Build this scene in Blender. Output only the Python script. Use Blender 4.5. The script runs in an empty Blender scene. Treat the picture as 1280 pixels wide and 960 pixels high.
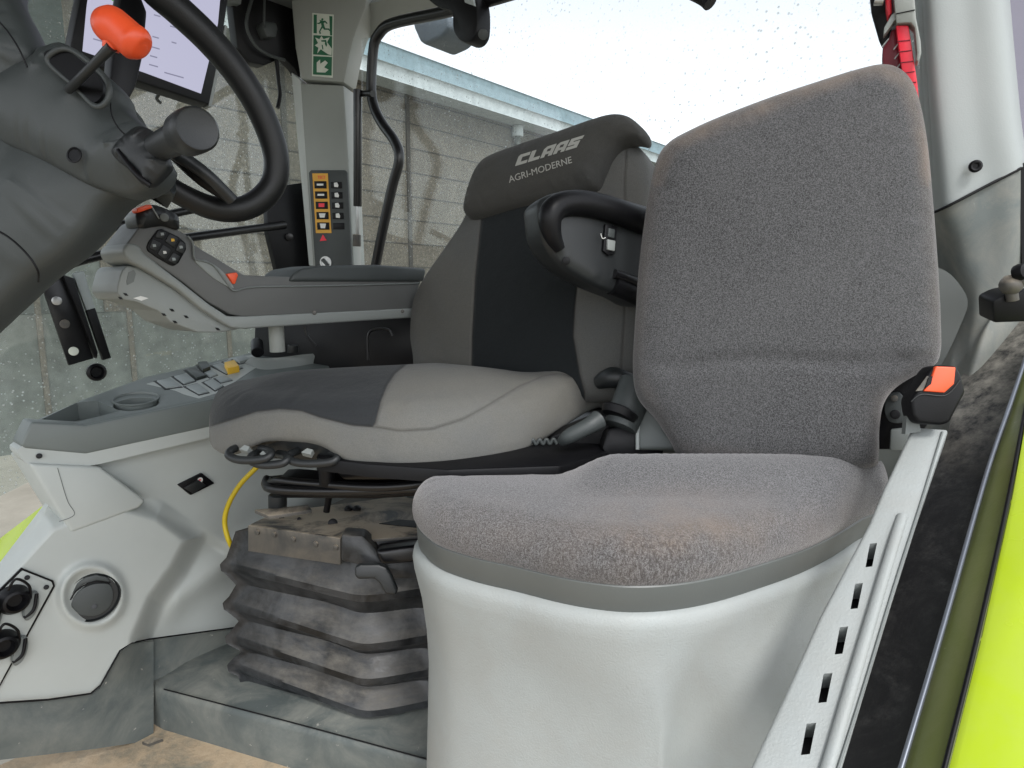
import bpy, bmesh, math, random
from math import radians, sin, cos, pi, sqrt, tan
from mathutils import Vector, Matrix
random.seed(7)
SC = bpy.context.scene
COL = SC.collection

# ------------------------------------------------------------------ camera frame
F = 800.0
A = radians(8.53)
CAM = Vector((0, 0, 2.25))
FW = Vector((0, cos(A), -sin(A))); RT = Vector((1, 0, 0)); UP = Vector((0, sin(A), cos(A)))
def ray(x, y): return FW + RT*((x-640)/F) + UP*((480-y)/F)
def g(x, y, Y):                       # the point that lies Y metres into the cab
    r = ray(x, y); return CAM + r*(Y/r.y)
def hz(x, y, drop):                   # the point 'drop' metres under the eye
    r = ray(x, y); return CAM + r*(-drop/r.z)
def proj(p):
    v = p-CAM; d = max(v.dot(FW), 1e-4)
    return 640+F*v.dot(RT)/d, 480-F*v.dot(UP)/d
REAR = Vector((cos(radians(50)), sin(radians(50)), 0))      # tractor: towards the rear
LEFT = Vector((sin(radians(50)), -cos(radians(50)), 0))     # tractor: towards the left door
Z = Vector((0, 0, 1))

class Pl:
    def __init__(s, p, n):
        s.p = Vector(p); s.n = Vector(n).normalized()
        if s.n.dot(CAM-s.p) < 0: s.n = -s.n
        s.e1 = (RT - s.n*RT.dot(s.n))
        if s.e1.length < .05: s.e1 = (UP - s.n*UP.dot(s.n))
        s.e1.normalize(); s.e2 = s.n.cross(s.e1)
    def at(s, x, y, off=0):
        r = ray(x, y); t = ((s.p + s.n*off)-CAM).dot(s.n)/r.dot(s.n)
        return CAM + r*t
    def shift(s, off): q = Pl(s.p+s.n*off, s.n); return q
    def uv(s, P): v = P-s.p; return (v.dot(s.e1), v.dot(s.e2))
    def w(s, u, v, h=0): return s.p + s.e1*u + s.e2*v + s.n*h
def pl3(a, b, c):
    a, b, c = [q if isinstance(q, Vector) else g(*q) for q in (a, b, c)]
    return Pl(a, (b-a).cross(c-a))
def plh(drop): return Pl(CAM-Z*drop, Z)

# ------------------------------------------------------------------ curves
def crc(p, n, closed=True):
    """Catmull-Rom through p, n samples, equal arc length"""
    m = len(p); out = []
    segs = m if closed else m-1
    for i in range(segs):
        if closed: a, b, c, d = p[(i-1) % m], p[i], p[(i+1) % m], p[(i+2) % m]
        else: a, b, c, d = p[max(i-1, 0)], p[i], p[i+1], p[min(i+2, m-1)]
        for k in range(16):
            t = k/16
            out.append(tuple(.5*((2*b[j]) + (-a[j]+c[j])*t + (2*a[j]-5*b[j]+4*c[j]-d[j])*t*t + (-a[j]+3*b[j]-3*c[j]+d[j])*t**3) for j in range(len(b))))
    if not closed: out.append(tuple(p[-1]))
    L = [0]; q = out + ([out[0]] if closed else [])
    for i in range(1, len(q)): L.append(L[-1] + math.dist(q[i], q[i-1]))
    tot = L[-1]; res = []; j = 0
    for k in range(n):
        s = tot*k/(n if closed else n-1)
        while j < len(L)-2 and L[j+1] < s: j += 1
        t = (s-L[j])/max(L[j+1]-L[j], 1e-9)
        res.append(tuple(q[j][i]+(q[j+1][i]-q[j][i])*t for i in range(len(q[j]))))
    return res
def lerp_poly(pts, x):
    if x <= pts[0][0]: return pts[0][1]
    for a, b in zip(pts, pts[1:]):
        if x <= b[0]: return a[1]+(b[1]-a[1])*(x-a[0])/max(b[0]-a[0], 1e-6)
    return pts[-1][1]
def segd(x, y, a, b):
    dx, dy = b[0]-a[0], b[1]-a[1]; L = dx*dx+dy*dy
    t = 0 if L == 0 else max(0, min(1, ((x-a[0])*dx+(y-a[1])*dy)/L))
    return math.hypot(x-a[0]-dx*t, y-a[1]-dy*t)
def linedist(x, y, pts): return min(segd(x, y, a, b) for a, b in zip(pts, pts[1:]))
def sdf(x, y, poly):                  # positive inside
    d = 1e9; ins = False; n = len(poly)
    for i in range(n):
        a, b = poly[i], poly[(i+1) % n]
        d = min(d, segd(x, y, a, b))
        if (a[1] > y) != (b[1] > y) and x < (b[0]-a[0])*(y-a[1])/(b[1]-a[1])+a[0]: ins = not ins
    return d if ins else -d
def sstep(a, b, x):
    t = max(0, min(1, (x-a)/(b-a))); return t*t*(3-2*t)

# ------------------------------------------------------------------ objects
ORIG = {}
def link(name, me, mat, parent):
    o = bpy.data.objects.new(name, me); COL.objects.link(o)
    if mat is not None:
        for m_ in (mat if isinstance(mat, list) else [mat]): me.materials.append(m_)
    return o
def finish(name, verts, faces, mat, parent=None, smooth=True, ang=35, attrs=None, mids=None):
    me = bpy.data.meshes.new(name)
    c = Vector((0, 0, 0))
    for v in verts: c += Vector(v)
    c /= max(len(verts), 1)
    me.from_pydata([Vector(v)-c for v in verts], [], faces)
    bm = bmesh.new(); bm.from_mesh(me)
    bmesh.ops.recalc_face_normals(bm, faces=bm.faces)
    bm.to_mesh(me); bm.free()
    if attrs:
        for k, vals in attrs.items():
            a = me.attributes.new(k, 'FLOAT', 'POINT')
            a.data.foreach_set('value', vals)
    if mids: me.polygons.foreach_set('material_index', mids)
    if smooth:
        me.polygons.foreach_set('use_smooth', [True]*len(me.polygons))
        if ang: me.set_sharp_from_angle(angle=radians(ang))
    o = link(name, me, mat, parent)
    place(o, c, parent)
    return o
def place(o, c, parent):
    ORIG[o.name] = c.copy()
    if parent is not None:
        o.parent = parent; o.location = c-ORIG[parent.name]
    else: o.location = c
def from_bm(name, bm, mat, parent, ang=35, smooth=True):
    bm.verts.ensure_lookup_table()
    vs = [v.co.copy() for v in bm.verts]; idx = {v: i for i, v in enumerate(bm.verts)}
    fs = [[idx[v] for v in f.verts] for f in bm.faces]; bm.free()
    return finish(name, vs, fs, mat, parent, smooth, ang)
def thing(name, label, cat, p, group=None):
    o = bpy.data.objects.new(name, None); COL.objects.link(o)
    o.empty_display_size = .05
    o.location = p; ORIG[o.name] = Vector(p)
    return tag(o, label, cat, group)
def tag(o, label=None, cat=None, group=None, kind=None):
    if label: o['label'] = label
    if cat: o['category'] = cat
    if group: o['group'] = group
    if kind: o['kind'] = kind
    return o

def topts(pl, pts, off=0):
    return [p if isinstance(p, Vector) else pl.at(p[0], p[1], off) for p in pts]

def pad(name, outline, pl, Tf, Tb, r, mat, parent=None, crown=0.0, hf=None, N=200, attr=None, KE=9, sup=2.0, lf=None, bf=None, gsp=.009, SI=10):
    """padded cushion: the outline is its widest contour on plane pl; Tf in front, Tb behind"""
    from mathutils.geometry import delaunay_2d_cdt
    uv = crc([pl.uv(P) for P in topts(pl, outline)], N)
    ar = sum(uv[i][0]*uv[(i+1) % N][1]-uv[(i+1) % N][0]*uv[i][1] for i in range(N))
    if ar < 0: uv = uv[::-1]
    nrm = []
    for i in range(N):
        a, b = uv[i-2], uv[(i+2) % N]; dx, dy = b[0]-a[0], b[1]-a[1]; L = math.hypot(dx, dy) or 1
        nrm.append((-dy/L, dx/L))
    segs = [(uv[i][0], uv[i][1], uv[(i+1) % N][0]-uv[i][0], uv[(i+1) % N][1]-uv[i][1]) for i in range(N)]
    segs = [(a, b, c, d, 1/max(c*c+d*d, 1e-12)) for a, b, c, d in segs]
    def dist(x, y):
        best = 1e9; ins = False
        for a, b, c, d, il in segs:
            px, py = x-a, y-b; t = (px*c+py*d)*il; t = 0 if t < 0 else 1 if t > 1 else t
            ex, ey = px-c*t, py-d*t; q = ex*ex+ey*ey
            if q < best: best = q
            if (b > y) != (b+d > y) and x < a+c*(y-b)/d: ins = not ins
        return sqrt(best) if ins else -sqrt(best)
    pts = [Vector(p) for p in uv]; dd = [0.0]*N
    for k in range(1, KE+1):
        ins = r*(1-cos(k/KE*pi/2))
        for i in range(0, N):
            x, y = uv[i][0]+nrm[i][0]*ins, uv[i][1]+nrm[i][1]*ins
            d = dist(x, y)
            if d > ins*.93: pts.append(Vector((x, y))); dd.append(d)
    xs = [p[0] for p in uv]; ys = [p[1] for p in uv]
    row = 0; y = min(ys)
    while y < max(ys):
        x = min(xs)+(gsp/2 if row % 2 else 0)
        while x < max(xs):
            d = dist(x, y)
            if d > r+gsp*.4: pts.append(Vector((x, y))); dd.append(d)
            x += gsp
        y += gsp*.866; row += 1
    res = delaunay_2d_cdt(pts, [(i, (i+1) % N) for i in range(N)], [], 1, 1e-7)
    V, Fs, ov = res[0], res[2], res[3]
    D = [dd[o[0]] if o else dist(v.x, v.y) for v, o in zip(V, ov)]
    dmax = max(D); adj = [set() for _ in V]
    for f in Fs:
        for a, b in zip(f, list(f[1:])+[f[0]]): adj[a].add(b); adj[b].add(a)
    H = []
    for d in D:
        q = max(0, min(1, d/r)); h = Tf*(1-(1-q)**sup)**(1/sup)
        if d > r: qq = (d-r)/max(dmax-r, 1e-6); h += crown*(1-(1-qq)**2)
        H.append(h)
    W = []
    for i in range(len(V)):
        ws = [(j, 1/max((V[i]-V[j]).length, 1e-4)) for j in adj[i]]; t = sum(w_ for _, w_ in ws) or 1
        W.append([(j, w_/t) for j, w_ in ws])
    lock = .35 if SI <= 10 else .12
    for _ in range(SI):
        H = [H[i] if D[i] < r*lock or not W[i] else .4*H[i]+.6*sum(H[j]*w_ for j, w_ in W[i]) for i in range(len(H))]
    base = [pl.w(v.x, v.y) for v in V]; vs = []
    def lift(P, h):
        if hf or lf or bf:
            x, y = proj(P)
            if hf and h > 0: h += hf(x, y)*min(1, h/Tf)
            if lf: h += lf(x, y)
            if bf: h += bf(x, y)*max(0, min(1, 1-h/Tf))
        return h
    vs = [P+pl.n*lift(P, h) for P, h in zip(base, H)]
    fs = [tuple(f) for f in Fs]
    bi = [None]*N
    for i, o in enumerate(ov):
        for q in o:
            if q < N: bi[q] = i
    prev = bi
    for k in range(1, 5):
        ph = k/4*pi/2; ins = r*.35*(1-cos(ph)); hh = -Tb*sin(ph); cur = []
        for i in range(N):
            P = pl.w(uv[i][0]+nrm[i][0]*ins, uv[i][1]+nrm[i][1]*ins); vs.append(P+pl.n*lift(P, hh)); cur.append(len(vs)-1)
        for i in range(N):
            m = (i+1) % N; fs.append((prev[i], prev[m], cur[m], cur[i]))
        prev = cur
    fs.append(tuple(prev))
    at = None
    if attr:
        at = {k: [fn(*proj(v)) for v in vs] for k, fn in attr.items()}
    return finish(name, vs, fs, mat, parent, True, 60, at)

def drape(o, tgt, off=.0012):
    """lay lettering on the surface it is stitched to"""
    from mathutils.bvhtree import BVHTree
    po, pt = ORIG[o.name], ORIG[tgt.name]
    me = tgt.data; bv = BVHTree.FromPolygons([v.co+pt for v in me.vertices], [tuple(p.vertices) for p in me.polygons])
    n = len(o.data.vertices)
    for v in o.data.vertices:
        P = v.co+po; d = (P-CAM).normalized(); hit = bv.ray_cast(CAM, d)
        if hit[0] is not None: v.co = hit[0]-d*off-po
    return o

def slab(name, outline, pl, T, mat, parent=None, bev=0.0, sm=False, off=0, N=64, seg=2, ang=35):
    """a plate: its front face lies on the plane (moved off towards us), T thick"""
    P = topts(pl, outline)
    uv = [pl.uv(p) for p in P]
    if sm: uv = crc(uv, N)
    bm = bmesh.new()
    f = [bm.verts.new(pl.w(u, v, off)) for u, v in uv]
    b = [bm.verts.new(pl.w(u, v, off-T)) for u, v in uv]
    n = len(f); bm.faces.new(f); bm.faces.new(b[::-1])
    for i in range(n): bm.faces.new((f[i], b[i], b[(i+1) % n], f[(i+1) % n]))
    bmesh.ops.recalc_face_normals(bm, faces=bm.faces)
    if bev:
        es = [e for e in bm.edges if all(v in set(f) for v in e.verts)] if sm else [e for e in bm.edges if not all(v in set(b) for v in e.verts)]
        bmesh.ops.bevel(bm, geom=es, offset=bev, segments=seg, profile=.5, affect='EDGES', clamp_overlap=True)
    return from_bm(name, bm, mat, parent, ang)

def field(name, xs, top, bot, pl, hf, nx, ny, mat, parent=None, thick=.012, ypow=1):
    vs = []
    for j in range(ny+1):
        for i in range(nx+1):
            x = xs[0]+(xs[1]-xs[0])*i/nx
            a, b = lerp_poly(top, x), lerp_poly(bot, x)
            y = a+(b-a)*(j/ny)
            vs.append(pl.at(x, y, hf(x, y) if hf else 0))
    w = nx+1
    fs = [(j*w+i, j*w+i+1, (j+1)*w+i+1, (j+1)*w+i) for j in range(ny) for i in range(nx)]
    return shell(name, vs, fs, pl.n, thick, mat, parent)
def shell(name, vs, fs, n, thick, mat, parent, ang=50):
    m = len(vs); from collections import Counter
    ec = Counter(); ed = {}
    for f in fs:
        for a, b in zip(f, f[1:]+f[:1]): ec[frozenset((a, b))] += 1; ed[frozenset((a, b))] = (a, b)
    v2 = vs+[Vector(v)-n*thick for v in vs]
    f2 = list(fs)+[tuple(i+m for i in f[::-1]) for f in fs]
    for k, c in ec.items():
        if c == 1: a, b = ed[k]; f2.append((b, a, a+m, b+m))
    return finish(name, v2, f2, mat, parent, True, ang)
def patch(name, rows, mat, parent=None, thick=.012, nu=40, nv=24, n=None, fn=g, closed=False):
    """smooth sheet through rows of control points"""
    R = [[Vector(p) if isinstance(p, Vector) else fn(*p) for p in r] for r in rows]
    R = [[Vector(q) for q in crc([tuple(p) for p in r], nu+1, False)] if len(r) > 2 else [r[0].lerp(r[1], i/nu) for i in range(nu+1)] for r in R]
    cols = []
    for i in range(nu+1):
        c = [r[i] for r in R]
        cols.append([Vector(q) for q in crc([tuple(p) for p in c], nv+1, False)] if len(c) > 2 else [c[0].lerp(c[1], k/nv) for k in range(nv+1)])
    vs = [cols[i][k] for k in range(nv+1) for i in range(nu+1)]
    w = nu+1
    fs = [(j*w+i, j*w+i+1, (j+1)*w+i+1, (j+1)*w+i) for j in range(nv) for i in range(nu)]
    if n is None:
        a = (vs[1]-vs[0]).cross(vs[w]-vs[0]); n = a.normalized()
        if n.dot(CAM-vs[0]) < 0: n = -n
    return shell(name, vs, fs, n, thick, mat, parent)
def stack(name, rings, mat, parent=None, cap=True, ang=50):
    """closed rings of world points, same count, joined bottom to top"""
    N = len(rings[0]); vs = [p for r in rings for p in r]; fs = []
    for k in range(len(rings)-1):
        for i in range(N):
            j = (i+1) % N; fs.append((k*N+i, k*N+j, (k+1)*N+j, (k+1)*N+i))
    if cap:
        fs.append(tuple(range(N-1, -1, -1))); fs.append(tuple(range((len(rings)-1)*N, len(rings)*N)))
    return finish(name, vs, fs, mat, parent, True, ang)
def P3(p): return p if isinstance(p, Vector) else g(*p)
def tube(name, pts, r, mat, parent=None, seg=14, closed=False, n=None, sm=True, flat=1.0, flatn=None):
    P = [tuple(P3(p)) for p in pts]
    n = n or max(2, len(P)*10)
    rr = r if isinstance(r, (list, tuple)) else [r]*len(P)
    if sm and len(P) > 2:
        Q = crc([tuple(list(p)+[q]) for p, q in zip(P, rr)], n, closed)
    else:
        Q = [tuple(list(p)+[q]) for p, q in zip(P, rr)]
    C = [Vector(q[:3]) for q in Q]; rad = [q[3] for q in Q]; m = len(C)
    rings = []; up = None
    for i in range(m):
        if closed: t = C[(i+1) % m]-C[i-1]
        else: t = C[min(i+1, m-1)]-C[max(i-1, 0)]
        t.normalize()
        if up is None:
            up = (flatn if flatn else (Vector((.13, .2, .97)) if abs(t.z) < .9 else Vector((1, .1, 0))))
        if flatn: up = flatn
        s = t.cross(up).normalized(); u = s.cross(t).normalized(); up = u
        rings.append([C[i]+(s*cos(2*pi*k/seg)+u*sin(2*pi*k/seg)*flat)*rad[i] for k in range(seg)])
    vs = [p for ring in rings for p in ring]; fs = []
    for a in range(m if closed else m-1):
        b = (a+1) % m
        for k in range(seg):
            j = (k+1) % seg; fs.append((a*seg+k, a*seg+j, b*seg+j, b*seg+k))
    if not closed: fs += [tuple(range(seg-1, -1, -1)), tuple(range((m-1)*seg, m*seg))]
    return finish(name, vs, fs, mat, parent, True, 50)
def lathe(name, p, axis, prof, mat, parent=None, seg=40, sx=1.0, ang=35):
    p = P3(p); ax = Vector(axis).normalized()
    s = ax.cross(Vector((.1, .3, .95)) if abs(ax.z) < .9 else Vector((1, 0, 0))).normalized(); u = ax.cross(s)
    vs = []; fs = []
    for (r, h) in prof:
        for k in range(seg): vs.append(p+ax*h+(s*cos(2*pi*k/seg)*sx+u*sin(2*pi*k/seg))*max(r, 1e-5))
    for a in range(len(prof)-1):
        for k in range(seg):
            j = (k+1) % seg; fs.append((a*seg+k, a*seg+j, (a+1)*seg+j, (a+1)*seg+k))
    fs += [tuple(range(seg-1, -1, -1)), tuple(range((len(prof)-1)*seg, len(prof)*seg))]
    return finish(name, vs, fs, mat, parent, True, ang)
def cyl(name, p0, p1, r0, mat, parent=None, r1=None, bev=.1, seg=32):
    p0, p1 = P3(p0), P3(p1); r1 = r0 if r1 is None else r1; L = (p1-p0).length; b = min(r0, r1)*bev
    return lathe(name, p0, p1-p0, [(r0-b, 0), (r0, b), (r1, L-b), (r1-b*.3, L-b*.3), (r1-b, L)], mat, parent, seg)
def box(name, c, ax, size, mat, parent=None, bev=.002, seg=2):
    """ax: three unit vectors"""
    c = P3(c); bm = bmesh.new()
    bmesh.ops.create_cube(bm, size=1)
    for v in bm.verts: v.co = c+ax[0]*v.co.x*size[0]+ax[1]*v.co.y*size[1]+ax[2]*v.co.z*size[2]
    if bev: bmesh.ops.bevel(bm, geom=list(bm.edges), offset=bev, segments=seg, profile=.5, affect='EDGES', clamp_overlap=True)
    return from_bm(name, bm, mat, parent)
def cut(o, cutters):
    """real openings: boolean difference, cutters removed afterwards"""
    for c in cutters:
        m = o.modifiers.new('b', 'BOOLEAN'); m.operation = 'DIFFERENCE'; m.object = c; m.solver = 'EXACT'
        bpy.context.view_layer.update()
        dg = bpy.context.evaluated_depsgraph_get()
        me = bpy.data.meshes.new_from_object(o.evaluated_get(dg))
        o.modifiers.clear(); old = o.data; nm = old.name; o.data = me; bpy.data.meshes.remove(old); me.name = nm
    for c in cutters: bpy.data.objects.remove(c)
    me.set_sharp_from_angle(angle=radians(30))
    return o
def text(name, s, pl, a, b, hpx, mat, parent, shear=0, ext=.0005, off=.001, bold=0):
    """words whose baseline runs from pixel a to pixel b on the plane"""
    cu = bpy.data.curves.new('t', 'FONT'); cu.body = s; cu.shear = shear; cu.extrude = 0; cu.offset = bold; cu.resolution_u = 3
    o = bpy.data.objects.new('t', cu); COL.objects.link(o); bpy.context.view_layer.update()
    me = bpy.data.meshes.new_from_object(o.evaluated_get(bpy.context.evaluated_depsgraph_get()))
    bpy.data.objects.remove(o)
    xs = [v.co.x for v in me.vertices]; ys = [v.co.y for v in me.vertices]
    x0, x1, y0, y1 = min(xs), max(xs), min(ys), max(ys)
    ux, uy = b[0]-a[0], b[1]-a[1]; L = math.hypot(ux, uy); nx, ny = uy/L, -ux/L
    vs = []
    for v in me.vertices:
        t = (v.co.x-x0)/(x1-x0); h = (v.co.y-y0)/(y1-y0)*hpx
        vs.append(pl.at(a[0]+ux*t+nx*h, a[1]+uy*t+ny*h, off))
    fs = [tuple(p.vertices) for p in me.polygons]; bpy.data.meshes.remove(me)
    return shell(name, vs, fs, pl.n, ext, mat, parent)

# ------------------------------------------------------------------ materials
class NT:
    def __init__(s, name):
        s.m = bpy.data.materials.new(name); s.m.use_nodes = True; s.t = s.m.node_tree; s.t.nodes.clear()
        s.out = s.t.nodes.new('ShaderNodeOutputMaterial'); s.tc = s.t.nodes.new('ShaderNodeTexCoord')
    def n(s, typ, **kw):
        nd = s.t.nodes.new(typ)
        for k, v in kw.items():
            if k in nd.inputs.keys(): s.set(nd.inputs[k], v)
            else: setattr(nd, k, v)
        return nd
    def set(s, inp, v):
        if isinstance(v, bpy.types.NodeSocket): s.t.links.new(v, inp)
        else: inp.default_value = v
    def noise(s, scale, detail=3, rough=.6, vec=None, dist=0):
        nd = s.n('ShaderNodeTexNoise', Scale=scale, Detail=detail, Roughness=rough, Distortion=dist)
        s.set(nd.inputs['Vector'], vec or s.tc.outputs['Object']); return nd.outputs[0]
    def scaled(s, sx, sy, sz):
        mp = s.n('ShaderNodeMapping'); s.set(mp.inputs['Vector'], s.tc.outputs['Object']); mp.inputs['Scale'].default_value = (sx, sy, sz); return mp.outputs[0]
    def ramp(s, fac, a, b, lo=0.0, hi=1.0):
        nd = s.n('ShaderNodeMapRange'); s.set(nd.inputs[0], fac)
        for i, v in ((1, a), (2, b), (3, lo), (4, hi)): nd.inputs[i].default_value = v
        return nd.outputs[0]
    def mix(s, fac, a, b, mode='MIX'):
        nd = s.n('ShaderNodeMix', data_type='RGBA', blend_type=mode)
        s.set(nd.inputs[0], fac)
        for i, v in ((6, a), (7, b)):
            if isinstance(v, (tuple, list)): v = tuple(v)+((1,) if len(v) == 3 else ())
            s.set(nd.inputs[i], v)
        return nd.outputs[2]
    def math(s, op, a, b=0.0):
        nd = s.n('ShaderNodeMath', operation=op); s.set(nd.inputs[0], a); s.set(nd.inputs[1], b); return nd.outputs[0]
    def bump(s, h, strength, dist=.001, nrm=None):
        nd = s.n('ShaderNodeBump', Distance=dist); s.set(nd.inputs['Strength'], strength); s.set(nd.inputs['Height'], h)
        if nrm: s.set(nd.inputs['Normal'], nrm)
        return nd.outputs[0]
    def attr(s, name):
        nd = s.n('ShaderNodeAttribute', attribute_name=name); return nd.outputs['Fac']
    def bsdf(s, col, rough=.5, nrm=None, **kw):
        p = s.n('ShaderNodeBsdfPrincipled')
        if isinstance(col, (tuple, list)): col = tuple(col)+(1,)
        s.set(p.inputs['Base Color'], col); s.set(p.inputs['Roughness'], rough)
        if nrm: s.set(p.inputs['Normal'], nrm)
        for k, v in kw.items(): s.set(p.inputs[k.replace('_', ' ')], v)
        s.t.links.new(p.outputs[0], s.out.inputs[0]); return p
    def up(s, lo=.3, hi=.9):
        ge = s.n('ShaderNodeNewGeometry'); sx = s.n('ShaderNodeSeparateXYZ'); s.set(sx.inputs[0], ge.outputs['Normal'])
        return s.ramp(sx.outputs[2], lo, hi)

def plastic(name, col, rough=.5, grain=.25, gs=700, var=.08, dust=0.0, dustcol=(.30, .25, .18), spots=0.0, spec=.5, bd=.0006, upm=.9):
    k = NT(name)
    v = k.noise(6, 4)
    c = k.mix(k.ramp(v, .3, .7), tuple(x*(1-var) for x in col), tuple(min(1, x*(1+var)) for x in col))
    if dust:
        d = k.math('MULTIPLY', k.ramp(k.noise(9, 6, .7, dist=.6), .38, .72), dust)
        d = k.math('MULTIPLY', d, k.math('ADD', k.math('MULTIPLY', k.up(.1, .8), upm), 1-upm))
        c = k.mix(d, c, dustcol)
    if spots:
        sp = k.ramp(k.noise(60, 5, .75), .66, .74)
        c = k.mix(k.math('MULTIPLY', sp, spots), c, (.55, .52, .47))
    k.bsdf(c, k.ramp(k.noise(14, 3), .2, .8, rough-.06, rough+.08), k.bump(k.noise(gs, 2), grain, bd), Specular_IOR_Level=spec)
    return k.m

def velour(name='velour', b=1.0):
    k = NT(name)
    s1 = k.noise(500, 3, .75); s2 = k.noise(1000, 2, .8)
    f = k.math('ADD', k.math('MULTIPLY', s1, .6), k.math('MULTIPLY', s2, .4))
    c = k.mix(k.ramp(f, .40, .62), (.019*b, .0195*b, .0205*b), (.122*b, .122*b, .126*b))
    blo = k.ramp(k.noise(5, 4, .6), .35, .7)
    c = k.mix(k.math('MULTIPLY', blo, .2), c, (.13, .13, .132))
    edge = k.attr('worn')
    c = k.mix(k.math('MULTIPLY', edge, k.ramp(k.noise(22, 5), .3, .7, .15, .6)), c, (.21, .155, .115))
    wr_ = k.noise(300, 2, .5, vec=k.scaled(1, 1, .38), dist=.4)
    c = k.mix(k.math('MULTIPLY', k.math('MULTIPLY', k.ramp(wr_, .52, .40), k.attr('crease')), .4), c, (.035, .028, .025))  # shade in the wrinkle grooves, painted as a darker colour
    nb = k.bump(wr_, k.math('MULTIPLY', k.attr('crease'), .6), .003)
    k.bsdf(c, .92, k.bump(f, .7, .0012, nb), Sheen_Weight=.45, Sheen_Roughness=.45, Sheen_Tint=(.9, .87, .86, 1), Specular_IOR_Level=.15)
    return k.m
def seat_fabric(name, grey, dark, crease=0):
    k = NT(name)
    fine = k.noise(900, 2, .7); st = k.noise(7, 6, .65, dist=.5)
    gcol = k.mix(k.ramp(st, .35, .68), grey, (grey[0]*1.10, grey[1]*1.07, grey[2]*1.0))
    gcol = k.mix(k.math('MULTIPLY', k.ramp(k.noise(5, 6, .65), .42, .68), .75), gcol, (grey[0]*1.14, grey[1]*1.07, grey[2]*.96))
    gcol = k.mix(k.ramp(fine, .3, .7, 0, .55), gcol, (grey[0]*.5, grey[1]*.5, grey[2]*.5))
    dcol = k.mix(k.ramp(fine, .3, .7), dark, tuple(x*1.5 for x in dark))
    m = k.ramp(k.attr('dark'), -.6, .6)
    c = k.mix(m, gcol, dcol)
    sdist = k.math('MINIMUM', k.math('ABSOLUTE', k.attr('dark')), k.math('ABSOLUTE', k.attr('s1')))
    seam = k.ramp(sdist, .4, 1.8, 1, 0)
    c = k.mix(k.math('MULTIPLY', seam, .45), c, (.06, .055, .05))
    b1 = k.bump(k.math('MULTIPLY', k.ramp(sdist, 0, 3.2), 1.0), .8, .003)
    b2 = k.bump(k.noise(16, 4, .55), .35, .012, b1)
    b3 = k.bump(fine, .6, .0008, b2)
    k.bsdf(c, .9, b3, Sheen_Weight=.12, Sheen_Roughness=.5, Sheen_Tint=(.85, .85, .83, 1), Specular_IOR_Level=.2)
    return k.m
def glass_mat(name, tint, haze, speck, streak=0.0):
    k = NT(name)
    tr = k.n('ShaderNodeBsdfTransparent'); tr.inputs[0].default_value = tint+(1,)
    df = k.n('ShaderNodeBsdfDiffuse'); df.inputs[0].default_value = (.72, .76, .76, 1)
    gl = k.n('ShaderNodeBsdfGlossy'); gl.inputs[0].default_value = (1, 1, 1, 1); gl.inputs[1].default_value = .03
    h = k.ramp(k.noise(3.5, 6, .7, dist=.15), .3, .75, haze*.45, haze)
    vo = k.n('ShaderNodeTexVoronoi', Scale=75.0); k.set(vo.inputs['Vector'], k.tc.outputs['Object'])
    dsk = k.ramp(vo.outputs['Distance'], .09, .2, 1, 0)
    msk = k.ramp(k.noise(5, 4, .7), .38, .60)
    sp = k.math('MULTIPLY', k.math('MULTIPLY', dsk, msk), speck)
    sp2 = k.math('MULTIPLY', k.ramp(k.noise(150, 3, .8), .63, .70), k.math('MULTIPLY', k.ramp(k.noise(4, 3), .42, .6), speck*.7))
    f = k.math('ADD', h, k.math('ADD', sp, sp2))
    if streak:
        stn = k.noise(30, 4, .7, vec=k.scaled(1, 1, .05))
        f = k.math('ADD', f, k.math('MULTIPLY', k.ramp(stn, .5, .8), streak))
    f = k.math('MINIMUM', f, .85)
    mx = k.n('ShaderNodeMixShader'); k.set(mx.inputs[0], f); k.t.links.new(tr.outputs[0], mx.inputs[1]); k.t.links.new(df.outputs[0], mx.inputs[2])
    m2 = k.n('ShaderNodeMixShader'); m2.inputs[0].default_value = .035
    k.t.links.new(mx.outputs[0], m2.inputs[1]); k.t.links.new(gl.outputs[0], m2.inputs[2]); k.t.links.new(m2.outputs[0], k.out.inputs[0])
    return k.m
def flat_mat(name, col, rough=.5, **kw):
    k = NT(name)
    c = k.mix(k.ramp(k.noise(40, 3), .3, .7), tuple(x*.93 for x in col), tuple(min(1, x*1.05) for x in col))
    k.bsdf(c, rough, None, **kw); return k.m
def rubber_dusty(name='dusty_rubber', amt=1.0):
    k = NT(name)
    base = k.mix(k.ramp(k.noise(12, 4), .3, .7), (.004, .0045, .005), (.012, .0135, .016))
    c = k.mix(k.math('MULTIPLY', k.ramp(k.noise(14, 6, .7, dist=.5), .40, .66), .55), base, (.085, .09, .095))
    n1 = k.noise(13, 8, .72, vec=k.scaled(.7, .7, 2.6), dist=.1)
    d = k.math('MULTIPLY', k.ramp(n1, .36, .68), k.ramp(k.up(.3, .75), 0, 1, .0, .7*amt))
    d = k.math('MULTIPLY', d, k.ramp(k.noise(60, 4, .7), .25, .6, .55, 1))
    c = k.mix(d, c, k.mix(k.noise(25, 4), (.22, .20, .165), (.33, .305, .26)))
    k.bsdf(c, k.ramp(d, 0, .6, .36, .85), k.bump(k.noise(30, 4), .3, .003)); return k.m

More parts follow.
